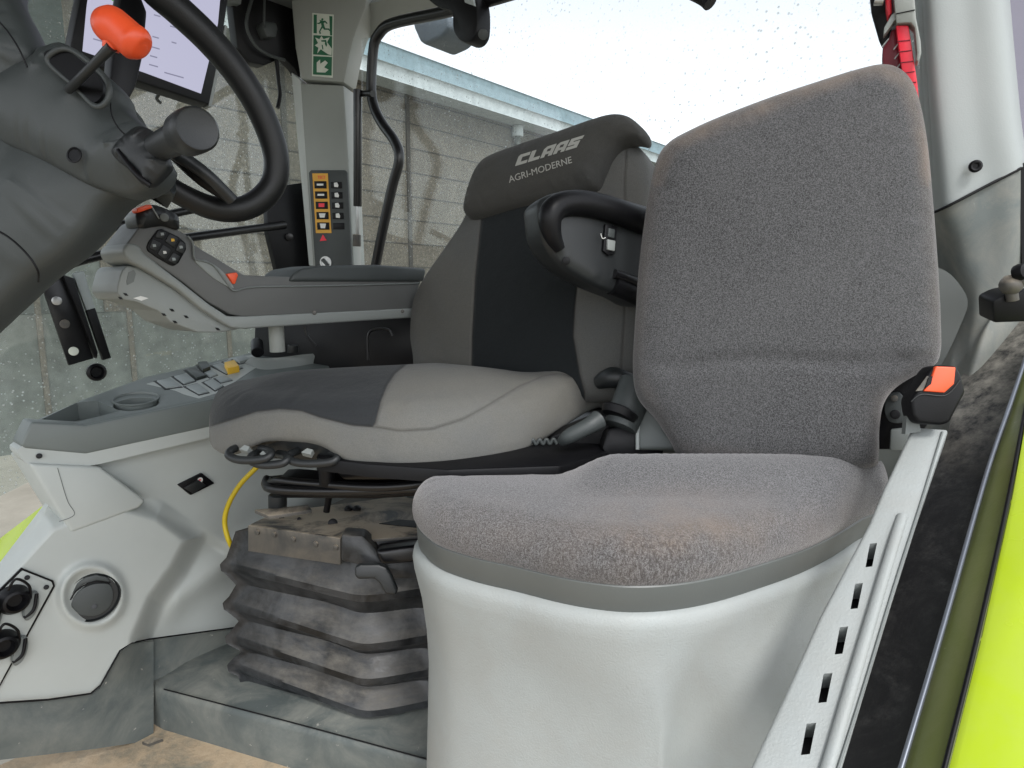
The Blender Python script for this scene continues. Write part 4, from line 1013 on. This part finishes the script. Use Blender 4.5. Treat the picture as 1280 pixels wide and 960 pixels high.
# stalk
boot = pad('stalk_boot', [(143, 192), (148, 182), (160, 170), (175, 160), (190, 163), (202, 178), (212, 200), (213, 210), (204, 222), (190, 234), (180, 232), (165, 215), (150, 203)], S3, .018, .01, .016, M['darker'], st, SI=50, gsp=.004, N=120)
tube('boot_fold', [S3.at(148, 188, .012), S3.at(160, 205, .014), S3.at(175, 222, .014), S3.at(188, 232, .010)], .003, M['black'], boot)
stalk = cyl('stalk', g(186, 190, .75), g(236, 166, .665), .0140, M['darker'], st, r1=.0165, bev=.05)
e0 = g(232, 168, .668); e1 = g(247, 161, .642)
lathe('stalk_cap', e0, (e1-e0), [(.0185, 0), (.0212, .002), (.0216, (e1-e0).length*.5), (.0212, (e1-e0).length-.003), (.019, (e1-e0).length), (.017, (e1-e0).length-.0008), (.0, (e1-e0).length-.001)], M['darker'], stalk, 40)

# monitor
MN = pl3(g(105, 10, 1.02), g(270, 50, 1.18), g(262, 130, 1.16))
mn = thing('touch_monitor', 'lit touchscreen monitor in black bezel behind the steering wheel', 'monitor', MN.at(180, 100))
slab('bezel', [(112, -60), (290, -30), (281, 30), (262, 131), (177, 103), (86, 70), (98, 10)], MN, .03, M['black'], mn, bev=.003)
slab('bezel_edge', [(283, 30), (286, 32), (266, 133), (262, 132)], MN, .02, M['armlow'], mn, off=-.004)
scr = slab('screen', [(116, -50), (277, -24), (272, 30), (251, 117), (181, 91), (103, 64), (108, 10)], MN, .001, M['screen'], mn, off=.001)
for k, (x, y, w) in enumerate([(118, 22, 12), (117, 35, 10), (116, 48, 14), (192, 18, 8), (190, 45, 8), (189, 58, 10), (187, 69, 9), (186, 80, 11), (212, 32, 30), (214, 52, 6), (120, 12, 20), (205, 90, 24)]):
    slab('text_line', [(x, y), (x+w, y+w*.28), (x+w, y+w*.28+1.6), (x, y+1.6)], MN, .0004, M['scrtxt'], scr, off=.0016)
slab('menu_bar', [(140, -3), (147, -2), (146, 3), (139, 1)], MN, .0004, M['scrgreen'], scr, off=.0016)
slab('menu_bar', [(147, -3), (156, -1), (154, 6), (146, 3)], MN, .0004, M['scrblue'], scr, off=.0016)
tube('cable', [g(204, 112, 1.16), g(196, 122, 1.2), g(200, 128, 1.25)], .003, M['black'], mn)

# ================================================================== PASSENGER SEAT
ps = thing('passenger_seat', 'speckled grey velour passenger seat in front, on a pale grey pedestal', 'seat', hz(800, 900, .55))
PB = pl3(g(800, 400, .96), g(1170, 400, .868), g(1000, 100, .95))
def wornb(x, y): return max(0, sstep(34, 0, abs(y-(85+ (1130-x)*.33 if x < 1130 else 85)) )) if y < 260 else 0
def bh(x, y):
    return -.006*math.exp(-((y-(452+(1000-x)*.02+4*sin(x/40)))/7)**2)*sstep(780, 900, x) - .014*sstep(440, 560, y)*0
pbk = pad('backrest', [(794, 400), (798, 340), (805, 280), (813, 232), (822, 198), (836, 179), (862, 164), (900, 147), (960, 124), (1020, 104), (1065, 90), (1098, 83), (1121, 88), (1138, 105), (1149, 135), (1158, 185), (1165, 260), (1171, 340), (1174, 400), (1174, 440), (1166, 457), (1140, 471), (1116, 487), (1103, 506), (1098, 535), (1097, 570), (1088, 584), (1000, 586), (880, 582), (850, 572), (838, 553), (820, 525), (797, 497), (791, 460)],
    PB, .040, .03, .052, M['velour'], ps, crown=.008, hf=bh, N=260, attr={'worn': lambda x, y: max(0, min(1, 1-(abs(sdf(x, y, [(813, 232), (836, 179), (1065, 90), (1098, 83), (1138, 105), (1158, 185), (1174, 440), (1100, 500), (1096, 600), (840, 560), (791, 460)]))/16)))*(1 if y < 230 else .25)})
# cushion
SD = .312
SP = plh(SD)
bl = [hz(516, 648, SD), hz(522, 664, SD), hz(545, 682, SD), hz(590, 697, SD), hz(640, 708, SD), hz(700, 722, SD), hz(750, 730, SD), hz(795, 733, SD), hz(850, 730, SD), hz(905, 720, SD), hz(960, 704, SD), hz(1010, 687, SD), hz(1050, 668, SD), hz(1085, 640, SD), hz(1108, 610, SD), hz(1118, 585, SD)]
bl = bl[:13]
def bp_(x, Y): q = g(x, 600, Y); return Vector((q.x, Y, CAM.z-SD))
bl += [bp_(1090, .845), bp_(1108, .862), bp_(1112, .88), bp_(1095, .895), bp_(960, .90), bp_(800, .90), bp_(660, .895), bp_(570, .89), bp_(530, .882)]
def ch(x, y):
    # rear-right bolster and dished middle
    P = 0
    P += .030*sstep(665, 628, y)*sstep(690, 770, x)
    return P
pcu = pad('seat_cushion', [p+Z*.016 for p in bl], Pl(CAM-Z*(SD-.016), Z), .040, .023, .042, M['velour_lit'], ps, crown=.004, hf=ch, N=260, KE=14, sup=2.2,
    attr={'crease': lambda x, y: sstep(640, 690, y)*math.exp(-((x-830)/130)**2)+.25*sstep(650, 700, y), 'worn': lambda x, y: max(.35*sstep(600, 660, y), math.exp(-((x-840)/130)**2-((y-660)/40)**2))})
def inset_ring(ins, drop, n=200):
    uv = crc([(p.x, p.y) for p in bl], n); cx = sum(p[0] for p in uv)/n; cy = sum(p[1] for p in uv)/n; out = []
    for i, (x, y) in enumerate(uv):
        a, b = uv[i-2], uv[(i+2) % n]; t = Vector((b[0]-a[0], b[1]-a[1])).normalized(); nn = Vector((-t.y, t.x))
        if nn.dot(Vector((cx-x, cy-y))) < 0: nn = -nn
        q = Vector((x, y))+nn*ins
        out.append(Vector((q.x, q.y, CAM.z-drop)))
    return out
stack('base_band', [inset_ring(.030, .350), inset_ring(.010, .348), inset_ring(.007, .344), inset_ring(.005, .316), inset_ring(.012, .308)], M['band'], ps, True, 40)
# pedestal: pinched below the band
ped = thing('seat_pedestal', 'pale grey moulded pedestal carrying the passenger seat', 'pedestal', hz(780, 960, FD))
def pq_(x, Y): q = g(x, 850, Y); return Vector((q.x, Y, CAM.z-SD))
bl2 = bl[:3]+[bl[3].lerp(bl[2], .1), bl[4].lerp(bl[3], .1), hz(700, 719, SD), hz(790, 736, SD), hz(828, 741, SD), hz(850, 741, SD), pq_(880, .652), pq_(950, .622), pq_(1015, .595), pq_(1075, .60), pq_(1115, .68)]+bl[14:]
def pr_ring(ins, drop):
    t = sstep(.37, .50, drop); sv = bl[:]
    bl[:] = [a.lerp(b, t) for a, b in zip(sv, bl2)]
    out = inset_ring(ins, drop); bl[:] = sv
    return out
prof = [(.020, .344), (.007, .346), (.001, .352), (-.001, .362), (.001, .378), (.010, .42), (.016, .47), (.018, .52), (.016, .58), (.012, .68), (.010, FD-.002)]
stack('shell', [pr_ring(a, b) for a, b in prof[::-1]], M['light'], ped, True, 60)
# hinge cover left of backrest, brackets
ph_ = pl3(g(800, 530, .99), g(850, 530, .97), g(820, 560, .97))
hc = slab('hinge_cover', [(794, 562), (796, 520), (802, 503), (810, 498), (820, 500), (826, 520), (832, 540), (850, 562)], ph_, .04, M['mid'], ps, bev=.006, sm=False, seg=3)
tube('hinge_cover_edge', [ph_.at(797, 562, .001), ph_.at(798, 520, .002), ph_.at(804, 504, .002), ph_.at(813, 499, .001)], .0032, M['panel'], hc)
cyl('pivot', ph_.at(826, 516, .0), ph_.at(826, 516, .008), .010, M['black'], hc)
pq = pl3(g(1100, 500, .915), g(1160, 500, .885), g(1120, 560, .90))
hb = slab('hinge_bracket', [(1097, 562), (1092, 500), (1100, 470), (1140, 450), (1168, 440), (1160, 530), (1140, 562)], pq, .02, M['black'], ps, bev=.003)
hp = slab('hinge_plate', [(1107, 500), (1112, 492), (1124, 490), (1131, 500), (1134, 520), (1126, 528), (1112, 526), (1106, 515)], pq, .006, M['dark'], hb, bev=.002, off=.008, sm=True)
cyl('bolt', pq.at(1118, 498, .008), pq.at(1118, 498, .012), .0045, M['dmetal'], hp)
cyl('bolt', pq.at(1119, 518, .008), pq.at(1119, 518, .013), .0065, M['black'], hp)
slab('hinge_block', [(1113, 536), (1138, 534), (1140, 562), (1112, 562)], pq, .02, M['mid'], hb, bev=.003, off=.010)

# ================================================================== DOOR SIDE
SL = pl3(g(1141, 533, .80), g(1186, 536, .785), g(1020, 960, .50))
ssx = thing('slotted_sill_trim', 'pale grey slotted trim strip running down beside the passenger seat', 'trim', SL.at(1010, 960))
strip = slab('strip', [(1141, 533), (1186, 536), (1180, 552), (1150, 640), (1120, 735), (1088, 840), (1052, 960), (1040, 1000), (925, 1000), (938, 960), (985, 860), (1025, 770), (1062, 700), (1086, 655), (1105, 610)], SL, .03, M['light'], ssx, bev=.004, seg=3)
cuts = []
for zx, zy in ((436, 405), (398, 512), (358, 628), (316, 752), (272, 885)):
    x, y = 880+zx/2.0875, 500+zy/2.0875; s = 1+(y-694)/700
    cuts.append(slab('c', [(x-1.5*s, y-14.5*s), (x+7.5*s, y-15.5*s), (x+1.5*s, y+14*s), (x-7.0*s, y+15*s)], SL, .05, None, None, off=.01))
    slab('slot_back', [(x-3*s, y-18*s), (x+10*s, y-18*s), (x+4*s, y+17*s), (x-10*s, y+18*s)], SL, .002, M['black'], ssx, off=-.0305)
cut(strip, cuts)
tube('raised_edge', [SL.at(1128, 645, .001), SL.at(1117, 680, .004), SL.at(1093, 760, .004), SL.at(1062, 865, .004), SL.at(1033, 965, .004), SL.at(1020, 1005, .004)], .0055, M['light'], ssx, flat=.8)
tube('lip_groove', [SL.at(1178, 540, .001), SL.at(1150, 632, .001), SL.at(1118, 732, .001), SL.at(1080, 858, .001), SL.at(1046, 965, .001)], .0012, M['mid'], ssx)
slab('pocket_face', [(1098, 650), (1127, 642), (1118, 672), (1086, 775), (1040, 930), (1020, 1000), (990, 1000), (1040, 830), (1080, 710)], SL, .006, M['light'], ssx, off=.0025, bev=.002) if False else None

# black side panel
SBk = pl3(g(1190, 560, .80), g(1270, 470, .84), g(1080, 960, .52))
def dirt(x, y): return max(0, min(1, (600-y)/120))
def fieldpanel():
    prs = [((1188, 500), (1236, 402)), ((1200, 530), (1300, 395)), ]
    L = [(1195, 478), (1186, 536), (1150, 640), (1088, 840), (1046, 980), (1030, 1040)]
    Rr = [(1290, 370), (1276, 480), (1235, 600), (1180, 790), (1128, 960), (1105, 1040)]
    L = crc(L, 60, False); Rr = crc(Rr, 60, False); vs = []; at = []
    for a, b in zip(L, Rr):
        for i in range(21):
            x = a[0]+(b[0]-a[0])*i/20; y = a[1]+(b[1]-a[1])*i/20
            vs.append(SBk.at(x, y, -.012)); at.append(dirt(x, y))
    fs = [(j*21+i, j*21+i+1, (j+1)*21+i+1, (j+1)*21+i) for j in range(59) for i in range(20)]
    m = len(vs); vs2 = vs+[v-SBk.n*.01 for v in vs]
    fs2 = fs+[tuple(k+m for k in f[::-1]) for f in fs]
    return finish('black_side_panel', vs2, fs2, M['dblack'], None, True, 50, {'dirt': at+at})
bsp = fieldpanel(); tag(bsp, 'scratched dusty black panel between the slotted trim and the olive door seal', 'panel')
SO = pl3(g(1263, 500, .80), g(1290, 480, .79), g(1130, 960, .49))
tube_e = tube('seal_trim_edge', [SO.at(1288, 430, .004), SO.at(1263, 505, .004), SO.at(1234, 590, .004), SO.at(1180, 780, .004), SO.at(1125, 965, .004), SO.at(1110, 1010, .004)], (.0024), M['chrome'], None)
tag(tube_e, 'thin bluish metal edging between the black panel and olive door seal', 'edging')
os_ = slab('door_seal', [(1264, 505), (1282, 430), (1300, 440), (1290, 500), (1258, 640), (1220, 800), (1180, 960), (1168, 1010), (1110, 1010), (1125, 962), (1180, 780), (1234, 592)], SO, .02, M['olive'], None, bev=.004, seg=3)
tag(os_, 'olive green door seal strip running beside the lime fender', 'seal')
tube('seal_gap', [SO.at(1284, 500, .001), SO.at(1260, 625, .001), SO.at(1222, 795, .001), SO.at(1180, 962, .001)], .002, M['black'], os_)
SG = pl3(g(1285, 540, .72), g(1340, 540, .70), g(1200, 960, .46))
gfd = slab('rear_fender', [(1284, 505), (1400, 400), (1500, 1100), (1150, 1100), (1182, 962), (1224, 797), (1262, 625)], SG, .03, M['green'], None, bev=.006)
tag(gfd, 'bright lime green fender filling the lower right corner', 'fender')

# B post
bp = thing('door_post', 'pale grey door post at the upper right, behind the passenger backrest', 'post', g(1200, 480, .98))
PBp = pl3(g(1150, 200, .98), g(1260, 200, .94), g(1200, 400, .96))
patch('upper_cover', [[(1118, -60, 1.05), (1145, -60, 1.0), (1160, -60, .965), (1200, -60, .95), (1246, -60, .94), (1262, -60, .99)],
                      [(1122, 60, 1.05), (1152, 60, 1.0), (1165, 60, .965), (1210, 60, .95), (1258, 60, .94), (1272, 60, .99)],
                      [(1140, 160, 1.05), (1160, 160, 1.0), (1174, 160, .965), (1220, 160, .95), (1268, 160, .94), (1284, 160, .99)],
                      [(1150, 274, 1.05), (1167, 266, 1.0), (1185, 256, .965), (1232, 232, .95), (1277, 209, .94), (1296, 204, .99)]], M['doorp'], bp, .02, 48, 40, n=Vector((-.25, -.96, 0)))
patch('lower_cover', [[(1150, 276, 1.05), (1167, 268, 1.0), (1186, 258, .968), (1232, 234, .953), (1277, 211, .943), (1296, 206, .99)],
                      [(1150, 330, 1.05), (1180, 330, 1.02), (1200, 328, .975), (1238, 322, .953), (1276, 315, .943), (1296, 310, .98)],
                      [(1150, 400, 1.05), (1186, 400, 1.02), (1206, 402, .975), (1222, 402, .953), (1262, 375, .945), (1290, 365, .97)],
                      [(1150, 470, 1.02), (1172, 470, 1.0), (1184, 474, .96), (1196, 478, .94), (1238, 405, .935), (1280, 395, .96)],
                      [(1150, 560, .98), (1160, 560, .95), (1172, 560, .93), (1184, 560, .91), (1200, 540, .90), (1240, 520, .92)]], M['dirtyp'], bp, .02, 60, 60, n=Vector((-.25, -.96, 0)))
slab('recess', [(1160, 336), (1172, 335), (1186, 342), (1198, 355), (1207, 370), (1208, 384), (1200, 405), (1188, 432), (1174, 458), (1160, 470)], PBp, .004, M['band'], bp, sm=True, off=.005)
lathe('bolt', PBp.at(1219, 208, .013), PBp.n, [(.0085, 0), (.0085, .003), (.006, .0055), (.004, .005), (.0036, .002), (0, .002)], M['black'], bp, 28)
tube('cover_joint', [g(1160, 268.5, .99), g(1186, 257, .962), g(1232, 233, .948), g(1277, 210, .938)], .0021, M['black'], bp)
slab('outer_frame', [(1246, -60), (1330, -60), (1330, 260), (1284, 230), (1278, 190), (1262, 60)], PBp, .02, plastic('lilac_grey_frame', (.20, .19, .24), .4, .1, 300, .05), bp, off=-.03)
slab('frame_edge', [(1276, 205), (1300, 195), (1300, 345), (1281, 340)], PBp, .02, M['black'], bp, off=-.010)
slab('rear_frame_rubber', [(1085, -60), (1130, -60), (1128, 0), (1118, 60), (1112, 75), (1104, 60), (1094, 25)], PR, .03, M['black'], rw, off=.03, bev=.004)
# belt height guide (red)
eh = thing('emergency_hammer', 'red ribbed emergency hammer clipped in a grey holder on the door post', 'emergency hammer', g(1130, 150, .93))
EH = pl3(g(1105, 60, .93), g(1150, 60, .91), g(1130, 140, .92))
def ze(x, y): return (1080+x/6, y/6)
hl = slab('handle', [ze(236, 205), ze(332, 205), ze(345, 290), ze(398, 640), ze(416, 830), ze(410, 875), ze(395, 893), ze(378, 880), ze(340, 780), ze(290, 610)], EH, .03, M['red'], eh, bev=.003, off=.01)
for (x0, y0, x1, y1) in ((250, 310, 345, 302), (260, 390, 356, 378), (274, 470, 370, 460), (286, 550, 380, 536), (298, 626, 392, 616), (310, 706, 400, 694), (340, 782, 410, 770)):
    tube('grip_rib', [EH.at(*ze(x0, y0), .0102), EH.at(*ze(x1, y1), .0102)], .0007, M['dred'], hl)
slab('blade_guard', [ze(185, 290), ze(140, 350), ze(135, 420), ze(150, 500), ze(200, 540), ze(270, 650), ze(300, 660), ze(240, 205), ze(205, 215)], EH, .03, M['dred'], eh, bev=.003, off=-.004)
for x, y in ((185, 290), (255, 330), (262, 400), (270, 480), (276, 562), (290, 632)):
    d = 50 if x == 185 else 34
    tube('comb_tooth', [EH.at(*ze(x, y), .003), EH.at(*ze(x-d, y+d*1.25), .003)], .0009, M['light'], hl)
slab('holder', [ze(215, -60), ze(370, -60), ze(385, 160), ze(420, 330), ze(425, 420), ze(405, 480), ze(385, 475), ze(392, 420), ze(375, 230), ze(345, 195), ze(240, 200), ze(230, 110)], EH, .03, M['pillar'], eh, bev=.002, off=.016)
tube('holder_line', [EH.at(*ze(240, 104), .0165), EH.at(*ze(382, 74), .0165)], .0007, M['black'], eh)
slab('holder_clip', [ze(235, 110), ze(250, 165), ze(225, 175), ze(165, 260), ze(145, 280), ze(150, 225), ze(205, 130)], EH, .02, M['armlow'], eh, bev=.001, off=.012)
slab('hammer_head', [ze(160, -60), ze(205, -60), ze(212, 100), ze(180, 140), ze(165, 60)], EH, .03, M['red'], eh, bev=.003, off=.004)
cyl('steel_tip', EH.at(*ze(80, 5), 0), EH.at(*ze(150, 5), 0), .006, M['steel'], eh)

# belt buckle
bb = thing('belt_buckle', 'black seat belt buckle with orange red button at the top of the slotted trim', 'buckle', g(1165, 535, .80))
B1 = pl3(g(1140, 500, .775), g(1200, 500, .765), g(1165, 535, .765))
slab('stem', [(1142, 520), (1156, 520), (1160, 540), (1140, 544)], B1, .012, M['mid'], bb, off=-.02)
bbd = slab('body', [(1138, 500), (1150, 482), (1162, 462), (1170, 456), (1196, 457), (1202, 468), (1208, 490), (1200, 505), (1188, 528), (1178, 532), (1148, 530), (1141, 520)], B1, .03, M['black'], bb, bev=.005, seg=3)
slab('red_button', [(1168, 458), (1193, 459), (1191, 480), (1179, 491), (1153, 489), (1160, 480)], B1, .006, M['belt'], bbd, bev=.0015, off=.004, seg=3)
slab('button_notch', [(1159, 472), (1164, 470), (1162, 480), (1155, 485)], B1, .002, M['black'], bbd, off=.0045)
slab('metal_slot', [(1144, 489), (1158, 470), (1162, 472), (1152, 488)], B1, .002, M['dmetal'], bbd, off=.0025)
tube('body_seam', [B1.at(1139, 502, .0012), B1.at(1152, 493, .0012), B1.at(1182, 494, .0012), B1.at(1200, 475, .0)], .0008, M['darker'], bbd)
# stay joint on the right
bj = thing('door_stay_joint', 'dirty ball joint of the door stay at the right edge above the black panel', 'joint', g(1262, 400, .86))
slab('block', [(1241, 376), (1258, 368), (1290, 362), (1300, 402), (1242, 404)], pl3(g(1241, 380, .85), g(1290, 375, .84), g(1260, 404, .85)), .04, M['black'], bj, bev=.004)
lathe('ball', g(1264, 356, .84)-Z*.013, Z, [(.002, 0), (.008, .002), (.0125, .008), (.0135, .013), (.0125, .018), (.008, .024), (.002, .026)], M['dmetal'], bj, 28)
cyl('ball_stud', g(1264, 362, .84), g(1266, 376, .84), .007, M['dmetal'], bj)
cyl('stay_rod', g(1266, 354, .84), g(1310, 338, .82), .0085, M['dmetal'], bj, r1=.011)
lathe('stay_nut', g(1276, 340, .83), Vector((.3, -.9, .2)), [(.0095, -.006), (.011, 0), (.0095, .006)], M['black'], bj, 12)

# ================================================================== LIGHT, SKY, CAMERA
w = bpy.data.worlds.new('World'); SC.world = w; w.use_nodes = True
nt = w.node_tree; bg = nt.nodes['Background']
sky = nt.nodes.new('ShaderNodeTexSky'); sky.sky_type = 'NISHITA'; sky.sun_disc = False
SE, SR = radians(50), radians(158)
sky.sun_elevation = SE; sky.sun_rotation = SR; sky.air_density = 1.0; sky.dust_density = 1.0
hs = nt.nodes.new('ShaderNodeHueSaturation'); hs.inputs['Saturation'].default_value = .22; hs.inputs['Value'].default_value = 1.35
nt.links.new(sky.outputs[0], hs.inputs['Color']); nt.links.new(hs.outputs[0], bg.inputs[0]); bg.inputs[1].default_value = .15
sl = bpy.data.lights.new('sun', 'SUN'); sl.energy = 1.25; sl.angle = radians(14); sl.color = (1, .985, .96)
so = bpy.data.objects.new('sun', sl); COL.objects.link(so)
# direction towards the sun: nishita rotation measured clockwise from +Y
sdv = Vector((sin(SR)*cos(SE), cos(SR)*cos(SE), sin(SE)))
so.rotation_euler = sdv.to_track_quat('Z', 'Y').to_euler(); so.location = (0, -5, 8)
cam = bpy.data.cameras.new('camera'); co = bpy.data.objects.new('camera', cam); COL.objects.link(co)
co.location = CAM; co.rotation_euler = (pi/2-A, 0, 0); cam.sensor_width = 36; cam.lens = 36*F/1280; cam.clip_end = 1000; cam.clip_start = .02
SC.camera = co
SC.view_settings.view_transform = 'Standard'; SC.view_settings.look = 'None'; SC.view_settings.exposure = .75; SC.view_settings.gamma = 1
SC.cycles.max_bounces = 8; SC.cycles.transparent_max_bounces = 12
